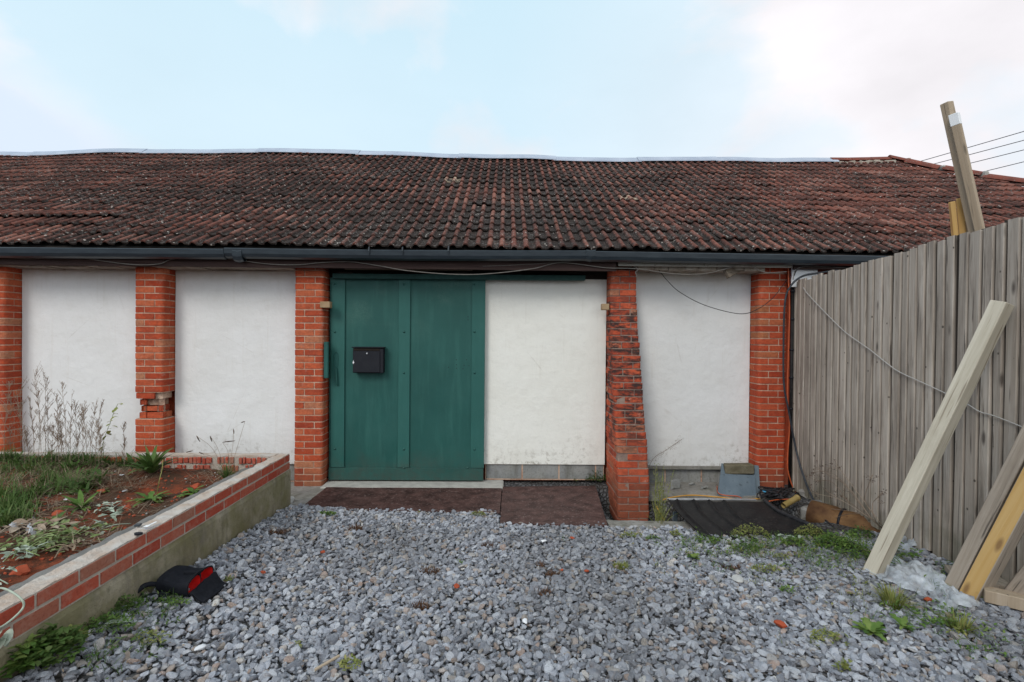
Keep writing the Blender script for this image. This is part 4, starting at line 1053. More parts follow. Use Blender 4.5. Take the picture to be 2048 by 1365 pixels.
for k, pth in enumerate((((1588, 540), (1592, 531), (1612, 530), (1640, 537), (1680, 541), (1712, 541)), ((1588, 552), (1596, 538), (1618, 533), (1650, 538), (1700, 543)), ((1586, 560), (1590, 543), (1606, 534), (1650, 534), (1720, 538)))):
    cable('corner_wire', [aY(x, y, 5.66-.012*k) for x, y in pth], .0065-.001*k, M['black_cable'] if k < 2 else M['grey_cable'], ('thick black wire bunched over the white board', 'second black wire of the bunch over the white board', 'thin grey wire of the bunch over the white board')[k], 'cable', 'wires bunched at the fence corner')
q0, q1 = aY(1583, 527, 5.71), aY(1634, 570, 5.71); m = MB(); bb(m, q0.x, q1.x, 5.70, 5.72, q1.z-.03, q0.z, bev=.004); tag(build('white_board', m, M['white_board']), 'white board fixed under the eaves behind the fence corner', 'board')
cable('fence_cable', [aX(x, y, 3.292) for x, y in ((1606, 575), (1617, 590), (1650, 625), (1680, 655), (1700, 672), (1740, 700), (1775, 728), (1800, 745), (1850, 768), (1893, 788), (1930, 806), (1960, 824), (1990, 833), (2048, 856), (2100, 880), (2180, 930))], .0042, M['white_cable'], 'thin pale cable running diagonally down across the fence boards', 'cable', None)
for k, (xa, ya, xb, yb) in enumerate(((1818, 326, 2300, 190), (1852, 329, 2300, 214), (1885, 337, 2300, 237), (1918, 352, 2300, 262), (2010, 366, 2300, 300))):
    A_, B_ = aY(xa, ya, 17), aY(xb, yb, 12); A2 = A_+(A_-B_)*1.2; m = MB(); mid = (A2+B_)/2-Vector((0, 0, .06)); tube(m, spline([A2, mid, B_], 10), .011, 5)
    tag(build('overhead_wire', m, M['black_cable'], smooth=True), ('highest overhead wire in the sky at the right', 'second overhead wire from the top at the right', 'third overhead wire from the top at the right', 'fourth overhead wire, ending behind the hip tiles', 'lowest overhead wire at the right picture edge')[k], 'wire', 'overhead wires beyond the roof')
# pole that carries them, beyond the barn
pole = thing('utility_pole', 'grey-brown pole head showing just above the hip of the roof', 'pole', (aY(1815, 330, 17).x, 17, 0))
t_ = aY(1815, 318, 17); m = MB(); tube(m, [(t_.x, 17, 0), (t_.x, 17, t_.z)], [.12, .09], 10); build('post', m, M['prop_grey'], pole, smooth=True)
m = MB(); bb(m, t_.x-.22, t_.x+.32, 16.9, 17.1, t_.z-.22, t_.z-.10, bev=.01); build('crossarm', m, M['barnwood'], pole)

# ------------------------------------------------------------------ clutter in the right corner
bs = thing('black_sheet', 'black ribbed moulded plastic sheet lying over the pit', 'sheet', (2.5, 4.9, 0))
Lf = spline([aZ(1335, 1001, .07), aZ(1352, 1025, .08), aZ(1395, 1066, .085), aZ(1420, 1084, .07)], 8)
Rt = spline([aZ(1530, 1004, .08), aZ(1560, 1027, .09), aZ(1618, 1052, .09), aZ(1712, 1096, .09)], 8)
def sheet(u, v):
    i = v*(len(Lf)-1); k = min(int(i), len(Lf)-2); t = i-k; a_ = Lf[k].lerp(Lf[k+1], t); b_ = Rt[min(k, len(Rt)-2)].lerp(Rt[min(k, len(Rt)-2)+1], t)
    p = a_.lerp(b_, u); uu = u+.06*v*v
    z = 0
    for c_ in (.10, .27, .43, .58): z += .020*math.exp(-((uu-c_)/.016)**2)*(1 if v < .88 else 0)
    z += .018*math.exp(-(u/.02)**2)-.05*sst(.93, 1, v)-.02*sst(.72, .74, v)*sst(.35, .5, u)+.010*nz(u*3, v*3, 8)-.03*math.sin(math.pi*u)*math.sin(math.pi*v)
    return (p.x, p.y, p.z+z)
m = MB(); solid_sheet(m, 120, 34, sheet, .008); build('panel', m, M['black_rubber'], bs, smooth=False)
m = MB(); tube(m, spline([p+Vector((0, 0, .012)) for p in Rt[::4]], 4), .020, 8); build('edge_tube', m, M['black_cable'], bs, smooth=True)
a_, b_ = aZ(1333, 999, .075), aZ(1512, 1000, .075); m = MB(); beam(m, a_, b_, .016, .03, 0, .003); build('edge_strip', m, M['steel'], bs)
cable('yellow_cable', [aZ(x, y, .06) for x, y in ((1326, 1000), (1345, 995), (1385, 991), (1440, 995), (1475, 999), (1520, 998))]+[], .007, M['yellow_pl'], 'yellow cable along the back edge of the black sheet')
cable('yellow_stub', [aZ(x, y, z) for x, y, z in ((1312, 1012, -.02), (1322, 1030, -.1), (1328, 1042, -.16), (1332, 1058, -.2))], .007, M['yellow_pl'], 'yellow cable end hanging into the pit beside the buttress')
cable('orange_lead', [aZ(x, y, .03) for x, y in ((1434, 972), (1436, 986), (1450, 991), (1475, 993), (1483, 997))], .006, M['orange_pl'], 'orange lead looped at the foot of the blue-grey tile')
cable('orange_tail', [aZ(x, y, .05) for x, y in ((1592, 998), (1575, 999), (1555, 1000), (1538, 1003))], .006, M['orange_pl'], 'orange cable tail on the ground by the ochre pipe')
random.seed(5)
tg = thing('cable_tangle', 'tangle of black cables heaped at the foot of the corner pillar', 'cables', tuple(aZ(1552, 990, .03)))
for k in range(11):
    cx = random.uniform(1528, 1575); pts_ = [aZ(cx+random.uniform(-22, 22), random.uniform(974, 997), random.uniform(.02, .09)) for _ in range(6)]
    m = MB(); tube(m, spline(pts_, 6), random.choice((.006, .008, .010)), 6); build('cable_loop', m, M['black_cable'], tg, smooth=True)
a_, b_ = aZ(1567, 1012, .04), aZ(1593, 997, .09); m = MB(); tube(m, [a_, b_], .030, 14, cap=False); tube(m, [b_, a_], .024, 14, cap=False); tube(m, [b_+(b_-a_)*.01, b_+(b_-a_)*.10], .034, 14); tag(build('ochre_pipe', m, M['brass'], smooth=True), 'short ochre pipe offcut with a collar in the corner clutter', 'pipe')
c = aZ(1535, 985, .06); m = MB(); solid_sheet(m, 6, 4, lambda u, v: (c.x-.05+.10*u, c.y-.02+.04*v, c.z+.015*nz(u*4, v*4)+.012*v), .002); tag(build('blue_scrap', m, M['blue_pl']), 'small bright blue plastic scrap on the black cables', 'scrap')
for i, (px, py, sx_, sy_, sz_, rz_, mt, l) in enumerate([(1617, 994, .20, .14, .09, .5, 'concrete_grey', 'pale broken concrete lump against the foot of the fence'), (1622, 1032, .20, .16, .15, .5, 'concrete_grey', 'large grey concrete block beside the black sheet'), (1640, 1016, .22, .12, .07, -.3, 'block', 'flat grey block behind the rusty drum'), (1352, 978, .13, .015, .10, .4, 'block', 'triangular slate shard leaning on the ledge'), (1385, 972, .08, .03, .04, .1, 'block', 'small concrete chip against the block plinth'), (1410, 978, .05, .04, .03, .9, 'block', 'tiny concrete chip left of the blue-grey tile')]):
    p = aZ(px, py, .0 if i > 2 else -.02); m = MB(); box(m, (p.x, p.y, p.z+sz_/2-(.0 if i != 1 else .06)), (sx_, sy_, sz_), rotz(rz_), .022, jit=.022); tag(build('concrete_lump', m, M[mt]), l, 'rubble', 'rubble in the corner')
# rusty drum lying half buried
p = aZ(1702, 1062, -.05); dr = thing('rusty_drum', 'rusty orange-brown metal drum lying half buried by the fence', 'drum', tuple(p))
ax_ = Vector((.62, -.76, -.06)).normalized(); c = p+Vector((-.02, .06, .05))
m = MB(); L_ = .30; tube(m, [c-ax_*L_+Vector((0, 0, -.0)), c-ax_*L_*.98, c-ax_*.08, c-ax_*.06, c+ax_*.1, c+ax_*L_*.9, c+ax_*L_], [.09, .125, .130, .122, .122, .118, .085], 20); build('shell', m, M['rust'], dr, smooth=True)
m = MB(); tube(m, [c-ax_*.03, c-ax_*.01], .131, 20); build('hoop', m, M['black'], dr, smooth=True)
cable('drum_pipe', [aZ(x, y, .02) for x, y in ((1650, 1040), (1672, 1058), (1700, 1068), (1728, 1070), (1735, 1062), (1748, 1072))], .009, M['black_cable'], 'black bent pipe lying across the rusty drum', 'pipe')
# blue panel edge in the pit
a_, b_ = aZ(1328, 1016, -.02), aZ(1334, 1040, -.22); m = MB(); box(m, ((a_.x+b_.x)/2, 4.98, -.12), (.05, .012, .26), rotz(.3), .002); tag(build('blue_offcut', m, M['tile_blue']), 'blue-grey panel edge standing in the pit by the buttress', 'panel')
# two interlocking tiles leaning, brick on top
def lean_tile(px0, px1, ytop, ybot, Yb, Yt, label, seed):
    A_, B_ = aY(px0, ybot, Yb), aY(px1, ybot+3, Yb); C_, D_ = aY(px1-4, ytop+4, Yt), aY(px0+6, ytop, Yt)
    m = MB()
    def fn(u, v):
        p = (A_*(1-u)+B_*u)*(1-v)+(D_*(1-u)+C_*u)*v
        d = -.014*math.cos(min(1, abs(u-.47)/.43)*math.pi)*.5
        if u > .93: d = .008
        return (p.x, p.y+d, p.z)
    nu, nv = 30, 8; top = [Vector(fn(i/(nu-1), j/(nv-1))) for j in range(nv) for i in range(nu)]; bot = [q+Vector((0, .014, .0)) for q in top]; N_ = len(top)
    F = []
    for j in range(nv-1):
        for i in range(nu-1): q = (j*nu+i, j*nu+i+1, (j+1)*nu+i+1, (j+1)*nu+i); F += [q, tuple(N_+k for k in q[::-1])]
    for i in range(nu-1): F += [(i+1, i, N_+i, N_+i+1), ((nv-1)*nu+i, (nv-1)*nu+i+1, N_+(nv-1)*nu+i+1, N_+(nv-1)*nu+i)]
    for j in range(nv-1): F += [(j*nu, (j+1)*nu, N_+(j+1)*nu, N_+j*nu), ((j+1)*nu-1, N_+(j+1)*nu-1, N_+(j+2)*nu-1, (j+2)*nu-1)]
    m.add(top+bot, F, random.random()); return tag(build('roof_tile', m, M['tile_blue']), label, 'roof tile', 'loose tiles leaning by the pillar')
lean_tile(1436, 1514, 948, 992, 5.50, 5.66, 'blue-grey roof tile leaning in front of the other one', 1)
lean_tile(1438, 1522, 928, 996, 5.56, 5.80, 'blue-grey roof tile standing behind, taller at the back', 2)
q0, q1 = aY(1452, 930, 5.72), aY(1509, 950, 5.72); m = MB(); box(m, ((q0.x+q1.x)/2, 5.77, (q0.z+q1.z)/2), (q1.x-q0.x, .11, q0.z-q1.z), rotz(-.05), .014, jit=.006); tag(build('mossy_brick', m, M['mossy']), 'mossy brick resting on top of the leaning blue-grey tiles', 'brick')

# ------------------------------------------------------------------ black bag with red lining
P0, P1 = gp(374, 1200, .03), gp(427, 1163, .03)
aD = Vector((P1.x-P0.x, P1.y-P0.y, 0)); LB = aD.length; aD.normalize(); nD = Vector((aD.y, -aD.x, 0))      # nD points out of the opening (+x, -y)
BO = P0+Vector((0, 0, -.01)); HB = .115; DB = .19
bag = thing('open_bag', 'black open case with bright red lining lying on the gravel by the planter', 'bag', tuple(BO))
def sleeve(rx, rz, depth0, depth1, mat_, nm, parent, cx, flipn=False, sq=3.0, shrink=.86):
    m = MB(); n = 36; V = []; K = 6
    for j in range(K):
        t = j/(K-1); dd = depth0+(depth1-depth0)*t; sh = 1-(1-shrink)*t
        for k in range(n):
            an = 2*math.pi*k/n; ca, sa = math.cos(an), math.sin(an); q = (abs(ca)**sq+abs(sa)**sq)**(-1/sq)
            u = cx+ca*q*rx*sh; z = HB/2+sa*q*rz*sh*(1+.10*nz(an*2, dd*18))-.025*max(0, math.sin(an))*math.sin(math.pi*min(1, dd/DB*1.2))
            V.append(BO+aD*u-nD*dd+Vector((0, 0, max(z, -.0)+.012*t)))
    F = [(j*n+k, j*n+(k+1) % n, (j+1)*n+(k+1) % n, (j+1)*n+k) for j in range(K-1) for k in range(n)]+[tuple((K-1)*n+k for k in range(n))]
    m.add(V, F); return build(nm, m, mat_, parent, smooth=False)
sleeve(LB/2, HB/2, 0, DB, M['black_fabric'], 'shell', bag, LB/2)
for cx in (LB*.26, LB*.74): sleeve(LB*.215, HB/2-.008, -.001, DB*.55, M['red_lining'], 'lining', bag, cx, shrink=.7)
# rim closing shell and linings
def rimband(): 
    m = MB(); n = 36; sq = 3.0
    def ring(rx, rz, cx): 
        o_ = []
        for k in range(n):
            an = 2*math.pi*k/n; ca, sa = math.cos(an), math.sin(an); q = (abs(ca)**sq+abs(sa)**sq)**(-1/sq); o_.append(BO+aD*(cx+ca*q*rx)+nD*.001+Vector((0, 0, HB/2+sa*q*rz)))
        return o_
    a_ = ring(LB/2, HB/2, LB/2); b_ = ring(LB/2-.010, HB/2-.008, LB/2)
    m.add(a_+b_, [(k, (k+1) % n, n+(k+1) % n, n+k) for k in range(n)]); 
    d0 = BO+aD*(LB*.5)+nD*.0; box(m, d0+Vector((0, 0, HB/2))-nD*.05, (.010, .10, HB*.92), rotz(math.atan2(nD.y, nD.x)+math.pi/2), .003); return m
build('rim', rimband(), M['black_fabric'], bag)
# flap folded down in front, strap at the back
m = MB()
def flap(u, v):
    p = BO+aD*(LB*(.04+.98*u))+nD*(.004+.085*v); return Vector((p.x, p.y, max(gz(p.x, p.y)+.028, BO.z+.040-.045*sst(0, .7, v))+.012*math.sin(v*3+u*2)+.008*nz(u*6, v*5)))
solid_sheet(m, 16, 8, flap, .010); build('flap', m, M['black_fabric'], bag)
m = MB(); b0 = BO-nD*DB
tube(m, spline([b0+aD*.05+Vector((0, 0, .07)), b0-nD*.05+aD*.0+Vector((0, 0, .085)), b0-nD*.09-aD*.07+Vector((0, 0, .03)), b0-nD*.04-aD*.12+Vector((0, 0, .015)), b0+nD*.03-aD*.06+Vector((0, 0, .02))], 7), .014, 8); build('strap', m, M['black_fabric'], bag, smooth=True)
m = MB(); solid_sheet(m, 12, 8, lambda u, v: tuple(BO-nD*(DB*.5+.16*v)-aD*(.13*u)+Vector((0, 0, .045+.02*nz(u*5, v*5)-.03*u))), .02); build('side_pocket', m, M['black_fabric'], bag)

# ------------------------------------------------------------------ keys on the planter wall
kp = aZ(296, 1056, .622); kz = .6245
ky = thing('key_bunch', 'bunch of silver keys with black fobs on top of the planter wall', 'keys', (kp.x, kp.y, .618))
def keyp(px, py): return aZ(px, py, kz)
m = MB(); f_ = keyp(277, 1068); n = 16
V = [Vector((f_.x+math.cos(2*math.pi*k/n)*.022, f_.y+math.sin(2*math.pi*k/n)*.013, kz+dz)) for dz in (-.004, .006) for k in range(n)]; m.add(V, [(k, (k+1) % n, n+(k+1) % n, n+k) for k in range(n)]+[tuple(range(n, 2*n)), tuple(range(n))[::-1]]); build('fob', m, M['black'], ky)
f_ = keyp(276, 1051); m = MB(); box(m, (f_.x, f_.y, kz+.002), (.035, .028, .012), rotz(.3), .004); build('fob', m, M['gutter'], ky)
m = MB(); rc = keyp(287, 1058); tube(m, [Vector((rc.x+math.cos(a_)*.013, rc.y+math.sin(a_)*.013, kz+.006)) for a_ in np.linspace(0, 6.283, 18)], .0014, 6); build('ring', m, M['steel'], ky, smooth=True)
for (xa, ya, xb, yb) in ((289, 1061, 321, 1049), (290, 1056, 313, 1045)):
    a_, b_ = keyp(xa, ya), keyp(xb, yb); dd = (b_-a_); an = math.atan2(dd.y, dd.x); L_ = dd.length; m = MB()
    box(m, a_+dd*.62+Vector((0, 0, .004)), (L_*.75, .009, .0025), rotz(an), .0005); 
    for q in range(4): box(m, a_+dd*(.55+.1*q)+Vector((math.sin(an)*.005, -math.cos(an)*.005, .004)), (.003, .004, .0024), rotz(an), .0004)
    box(m, a_+dd*.16+Vector((0, 0, .0045)), (.022, .024, .0032), rotz(an), .001); build('key', m, M['steel'] if yb > 1046 else M['white_board'], ky)
# ------------------------------------------------------------------ plants
def blade(mb, p, az, L_, w_, lean, droop, r, seg=4):
    d = Vector((math.cos(az), math.sin(az), 0)); sd_ = Vector((-d.y, d.x, 0)); V = []
    el = math.pi/2-lean; pos = Vector(p); st = L_/seg
    for i in range(seg+1):
        t = i/seg; ww = w_*(1-t**1.6)*.5+.0004
        V += [pos-sd_*ww, pos+sd_*ww]
        pos = pos+(d*math.cos(el)+Vector((0, 0, math.sin(el))))*st; el -= droop/seg
    mb.add(V, [(2*i, 2*i+1, 2*i+3, 2*i+2) for i in range(seg)], r)
def leaf(mb, p, az, L_, w_, el, r, droop=.6, lobes=0, fold=.2, seg=6, twist=0):
    """a broad leaf with a folded midrib; lobes > 0 gives a toothed edge"""
    d = Vector((math.cos(az), math.sin(az), 0)); sd_ = Vector((-d.y, d.x, 0)); V = []; pos = Vector(p); st = L_/seg; e = el
    for i in range(seg+1):
        t = i/seg; ww = w_*.5*math.sin(math.pi*min(1, t*.92+.06))**.8
        if lobes: ww *= (1+.45*(1 if i % 2 else -1)*min(1, lobes))
        ww = max(ww, .0006); up = Vector((0, 0, 1))
        tw = twist*t; s2 = sd_*math.cos(tw)+up*math.sin(tw)
        V += [pos-s2*ww+up*ww*fold, pos, pos+s2*ww+up*ww*fold]
        pos = pos+(d*math.cos(e)+up*math.sin(e))*st; e -= droop/seg
    F = []
    for i in range(seg): a_ = 3*i; F += [(a_, a_+1, a_+4, a_+3), (a_+1, a_+2, a_+5, a_+4)]
    mb.add(V, F, r)
U_ = random.uniform
def tuft(mb, p, n, L_, w_, spread, rr, seg=4, r0=.0, r1=1., droop=.9):
    for _ in range(n):
        a_ = U_(0, 6.283); q = Vector((p[0]+math.cos(a_)*U_(0, rr), p[1]+math.sin(a_)*U_(0, rr), p[2]))
        blade(mb, q, a_+U_(-.6, .6), L_*U_(.55, 1.1), w_*U_(.7, 1.3), abs(random.gauss(0, spread)), U_(.2, droop), U_(r0, r1), seg)
def rosette(mb, p, n, L_, w_, el=.5, lobes=0, droop=.8):
    for k in range(n):
        a_ = 6.283*k/n+U_(-.3, .3); leaf(mb, p, a_, L_*U_(.6, 1.1), w_*U_(.7, 1.2), el+U_(-.3, .45), U_(0, 1), droop+U_(-.3, .3), lobes)
def mat_clump(mb, p, rx, ry, n, h, ls, lobes=0):
    """low creeping mat of small leaves"""
    for _ in range(n):
        a_ = U_(0, 6.283); q_ = math.sqrt(U_(0, 1)); x = p[0]+math.cos(a_)*q_*rx; y = p[1]+math.sin(a_)*q_*ry
        hh = h*(1-q_*q_*.8)*U_(.15, 1); leaf(mb, (x, y, p[2]+hh), U_(0, 6.283), ls*U_(.6, 1.4), ls*U_(.4, .7), U_(-.2, .9), U_(0, 1), .6, lobes, seg=3)
def stemweed(mb, p, H, nb, az, lean, r, thin=.0018, heads=None, tipn=5, spread=.5):
    d = Vector((math.cos(az)*math.sin(lean), math.sin(az)*math.sin(lean), math.cos(lean))); pts_ = [Vector(p)]
    for i in range(7): pts_.append(pts_[-1]+d*H/7); d = (d+Vector((U_(-.06, .06), U_(-.06, .06), .01))).normalized()
    tube(mb, pts_, [thin*(1-.6*i/7) for i in range(8)], 4, r)
    for b in range(nb):
        t = U_(.25, .98); i = min(6, int(t*7)); q = pts_[i].lerp(pts_[i+1], t*7-i); a_ = U_(0, 6.283); L_ = H*U_(.06, .20)*(1.25-t*.6)
        e = q+Vector((math.cos(a_)*spread, math.sin(a_)*spread, U_(.5, 1.1))).normalized()*L_; tube(mb, [q, (q+e)/2+Vector((0, 0, .006)), e], [thin*.55, thin*.45, thin*.3], 3, r, False)
        for _ in range(tipn):
            tt = U_(.2, 1); q2 = q.lerp(e, tt); a2 = U_(0, 6.283); l2 = U_(.010, .028); e2 = q2+Vector((math.cos(a2)*.5, math.sin(a2)*.5, 1)).normalized()*l2
            tube(mb, [q2, e2], [thin*.35, thin*.5], 3, min(1, r+U_(0, .3)), False)
            if heads is not None: box(heads, e2, (.004, .004, .006), None, .001)
random.seed(101)
# --- planter: mass of grass and dead straw (uncountable)
def pick(cx, cy, rx, ry, n):
    for _ in range(n):
        a_ = U_(0, 6.283); q = math.sqrt(U_(0, 1)); px = cx+math.cos(a_)*q*rx; py = cy+math.sin(a_)*q*ry
        p = pp(px, py)
        if p.x < -2.17 and p.y < 4.62: yield p
g = MB()
for _ in range(150):
    px, py = random.choice(((U_(0, 150), U_(915, 955)), (U_(0, 90), U_(940, 1025)), (U_(60, 190), U_(950, 990)), (U_(0, 60), U_(1000, 1050)), (U_(150, 310), U_(908, 935)), (U_(0, 330), U_(908, 918))))
    p = pp(px, py); kind_ = random.random(); L_ = U_(.06, .17); n_ = random.randint(18, 46); rr_ = U_(.03, .10); az0 = U_(0, 6.28); lo = U_(0, .5)
    for _ in range(n_):
        a_ = U_(0, 6.283); q = Vector((p.x+math.cos(a_)*rr_*U_(0, 1), min(4.6, p.y+math.sin(a_)*rr_*U_(0, 1)), 0)); q.z = plz(q.x, q.y)
        if kind_ < .3: leaf(g, q, az0+random.gauss(0, 1.3), L_*U_(.5, 1.1), U_(.008, .022), U_(.3, 1.2), U_(0, .6), U_(.4, 1.6), 0, .2, 4)
        else: blade(g, q, az0+random.gauss(0, 1.2), L_*U_(.5, 1.35), U_(.002, .007), abs(random.gauss(0, .7)), U_(.3, 2.0), lo+U_(0, .5))
kind(build('grass', g, M['grass'], smooth=True), 'stuff')['label'] = 'long green grass overgrowing the far left of the planter'
g = MB()
for cx, cy, rx, ry, n in ((200, 918, 160, 14, 1500), (300, 930, 90, 18, 300), (420, 960, 50, 14, 140), (180, 950, 110, 24, 1300), (60, 905, 70, 10, 300), (50, 960, 90, 40, 900), (230, 970, 80, 16, 500), (100, 1010, 110, 40, 500), (130, 1075, 130, 25, 320), (330, 1025, 80, 16, 160)):
    for p in pick(cx, cy, rx, ry, n): blade(g, p+Vector((0, 0, U_(0, .03))), U_(0, 6.283), U_(.05, .17), U_(.0015, .004), U_(1.1, 1.6), U_(-.3, .5), U_(0, 1)**1.2, 3)
kind(build('dead_straw', g, M['straw'], smooth=True), 'stuff')['label'] = 'matted brown dead straw across the back of the planter'
# loose crumbs of brick and mortar on the soil
g = MB()
for _ in range(1500):
    x, y = U_(-5.2, -2.2), U_(1.6, 4.5); s = U_(.003, .013); box(g, (x, y, plz(x, y)+s*.4), (s*1.6, s*1.2, s), rotz(U_(0, 3)), s*.3, random.random(), s*.15)
kind(build('soil_crumbs', g, M['clay']), 'stuff')['label'] = 'orange crumbs of crushed brick strewn on the planter soil'
g = MB()
for _ in range(420):
    x, y = U_(-5.2, -2.2), U_(1.6, 4.5); s = U_(.003, .010); box(g, (x, y, plz(x, y)+s*.5), (s*1.6, s*1.2, s), rotz(U_(0, 3)), s*.3, random.random(), s*.15)
kind(build('mortar_crumbs', g, M['stone_pale']), 'stuff')['label'] = 'pale mortar crumbs strewn on the planter soil'

def plant(name, mat_, label, cat, fn, group=None, extra=None, parent_label=None):
    m = MB(); fn(m); return tag(build(name, m, mat_, smooth=True), label, cat, group)
def broad_clump(px, py, n, L_, w_, label, el=.8, lobes=0, mat_='weed', droop=.9, name='leafy_weed', pf=pp):
    p = pf(px, py); m = MB(); rosette(m, p, n, L_, w_, el, lobes, droop); return tag(build(name, m, M[mat_], smooth=True), label, 'weed')
broad_clump(303, 950, 60, .26, .034, 'tall bright green long-leaved clump below the second brick pillar', 1.0, 0, 'grass')
broad_clump(268, 938, 30, .19, .03, 'smaller long-leaved clump left of the tallest one in the planter', .9, 0, 'grass')
broad_clump(163, 1020, 20, .17, .030, 'star-shaped green rosette on red soil in the planter', .75, 0, 'weed')
broad_clump(300, 1003, 26, .15, .034, 'spreading green rosette in the middle of the planter', .35, .5, 'weed')
broad_clump(385, 985, 9, .09, .045, 'small round-leaved weed near the planter wall', .35, 0, 'weed')
broad_clump(365, 992, 6, .07, .04, 'smallest round-leaved weed beside the orange lumps', .3, 0, 'weed')
broad_clump(300, 968, 8, .06, .03, 'tiny weed at the foot of the brown mound', .3, 0, 'weed')
broad_clump(490, 940, 10, .09, .03, 'upright light green weed in the far planter corner', 1.1, .4, 'weed')
broad_clump(205, 985, 9, .07, .03, 'low green weed under the edge of the straw', .5, .4, 'weed')
broad_clump(110, 1045, 11, .10, .03, 'dark green spreading weed left of centre in the planter', .5, .4, 'grass')
broad_clump(225, 1062, 7, .05, .025, 'yellowish weed beside the keys on the planter edge', .5, .4, 'yweed')
p = pp(455, 962); m = MB(); tuft(m, p, 90, .17, .005, .5, .03, 5)
gt = tag(build('grass_tuft', m, M['grass'], smooth=True), 'green grass tuft with long seed stalks in the planter corner', 'grass')
sd = MB(); m = MB()
for tx, ty, ex, ey in ((393, 872, 400, 884), (420, 872, 424, 884), (467, 858, 468, 868), (490, 843, 482, 846), (372, 905, 386, 902), (398, 905, 408, 909), (445, 885, 470, 882)):
    T_ = aY(tx, ty, p.y+U_(-.12, .2)); mid = p.lerp(T_, .55)+Vector((U_(-.03, .03), 0, .05)); tube(m, spline([p, mid, T_], 8), .0014, 4, .2); E_ = aY(ex, ey, T_.y); tube(sd, [T_, T_.lerp(E_, .5), E_], [.002, .0055, .002], 5, .3)
st = build('seed_stalk', m, M['dry'], None, smooth=True, origin=(0, 0, 0)); st.parent = gt; st.location = -gt.location
st2 = build('seed_head', sd, M['seed'], None, smooth=True, origin=(0, 0, 0)); st2.parent = st
# --- dry stalks against the white wall
stalks = [(8, 905, 765), (20, 905, 800), (42, 906, 757), (50, 906, 790), (68, 905, 800), (76, 906, 775), (83, 905, 738), (92, 906, 752), (98, 905, 800), (110, 905, 812), (118, 906, 790), (124, 905, 830), (133, 906, 762), (141, 906, 790), (150, 905, 815), (158, 906, 800), (166, 905, 803), (173, 906, 815), (180, 905, 800), (190, 906, 806), (198, 905, 840), (206, 906, 855), (104, 906, 850), (60, 906, 845), (128, 906, 850), (250, 906, 850)]
for i, (px, yb, yt) in enumerate(stalks):
    Y = 4.42+.2*((i*37) % 10)/10; p = pp(px, yb+8); p = Vector((aY(px, 900, Y).x, Y, plz(aY(px, 900, Y).x, Y))); T_ = aY(px+random.uniform(-14, 10), yt, Y); H = (T_-p).length; m = MB()
    az_ = math.atan2(0, T_.x-p.x) ; stemweed(m, p, H, 20, az_, abs(math.atan2(T_.x-p.x, T_.z-p.z)), random.random()*.6, .0024, None, 6, .45)
    for _ in range(3): leaf(m, p+Vector((U_(-.02, .02), U_(-.02, .02), U_(.03, .2))), U_(0, 6.28), U_(.03, .06), .006, .3, .1, 1.2, seg=4)
    tag(build('dry_stalk', m, M['dry'], smooth=True), 'thin dry seeding stalk in the thicket at the back left of the planter', 'weed', 'dry stalks at the back of the planter')
# green bindweed climbing one of them
m = MB(); Y = 4.45; pa = aY(205, 905, Y); path = [aY(x, y, Y) for x, y in ((203, 905), (208, 880), (214, 862), (222, 842), (229, 822), (236, 808))]; tube(m, spline(path, 5), .002, 5, .2)
for x, y in ((212, 872), (216, 868), (222, 848), (226, 842), (220, 858), (228, 828), (231, 833), (225, 852), (229, 820), (234, 815), (237, 818), (239, 808), (218, 862), (224, 835), (207, 893)): leaf(m, aY(x, y, Y-.01), U_(0, 6.28), U_(.03, .055), U_(.025, .04), U_(-.8, .1), U_(.4, 1), .5)
tag(build('climbing_weed', m, M['yweed'], smooth=True), 'yellow-green climber winding up the right-most dry stalks', 'weed')
m = MB(); tube(m, spline([pp(313, 995), aY(318, 965, 3.65), aY(324, 940, 3.7), aY(326, 920, 3.75)], 6), .0028, 5, .9); tag(build('bent_stem', m, M['yweed'], smooth=True), 'single pale stem arching up from the middle of the planter', 'stem')
# wilted leaves pulled up and dropped
def heap(px, py, n, rx, ry, ls, mat_, label, lob=.4, h=.03, seed=0):
    random.seed(500+seed); m = MB()
    for _ in range(n):
        p = pp(px+random.gauss(0, rx*.5), py+random.gauss(0, ry*.5)); a_ = U_(0, 6.283); leaf(m, p+Vector((0, 0, U_(.005, h))), a_, ls*U_(.6, 1.4), ls*U_(.3, .5), U_(-.2, .5), U_(0, 1), U_(0, 1.2), lob, .35, 6, U_(-1, 1))
    for _ in range(max(1, n//9)):
        p = pp(px+U_(-rx, rx)*.5, py+U_(-ry, ry)*.4)+Vector((0, 0, .02)); a_ = U_(0, 6.28); tube(m, spline([p, p+Vector((math.cos(a_)*.07, math.sin(a_)*.07, .02)), p+Vector((math.cos(a_+.4)*.15, math.sin(a_+.4)*.15, -.0))], 5), .003, 5, U_(.3, 1))
    return tag(build('wilted_weed', m, M[mat_], smooth=True), label, 'weed')
heap(130, 1075, 110, 75, 26, .055, 'wilt', 'large heap of wilting pale green leaves in the planter', .4, .045, 1)
heap(65, 1100, 70, 50, 20, .05, 'wilt', 'second pile of wilting leaves, left of the large heap', .4, .04, 2)
heap(225, 1030, 26, 26, 14, .06, 'silver', 'silvery wilted leaves lying right of the green rosette', .5, .05, 3)
heap(195, 1063, 8, 20, 8, .07, 'silver', 'long silvery wilted leaf near the keys', .3, .04, 4)
heap(45, 1118, 18, 22, 16, .06, 'silver', 'curled silvery leaves at the lower left of the planter', .4, .05, 5)
heap(5, 1160, 10, 20, 18, .05, 'silver', 'silvery leaf drooping at the left picture edge', .3, .06, 6)
heap(150, 1100, 20, 30, 12, .05, 'straw', 'brown shrivelled leaves by the mortar strip', .4, .04, 7)
heap(60, 1060, 40, 60, 8, .10, 'dry', 'bundle of long dry stems lying beside the plastic scrap', 0, .03, 8)
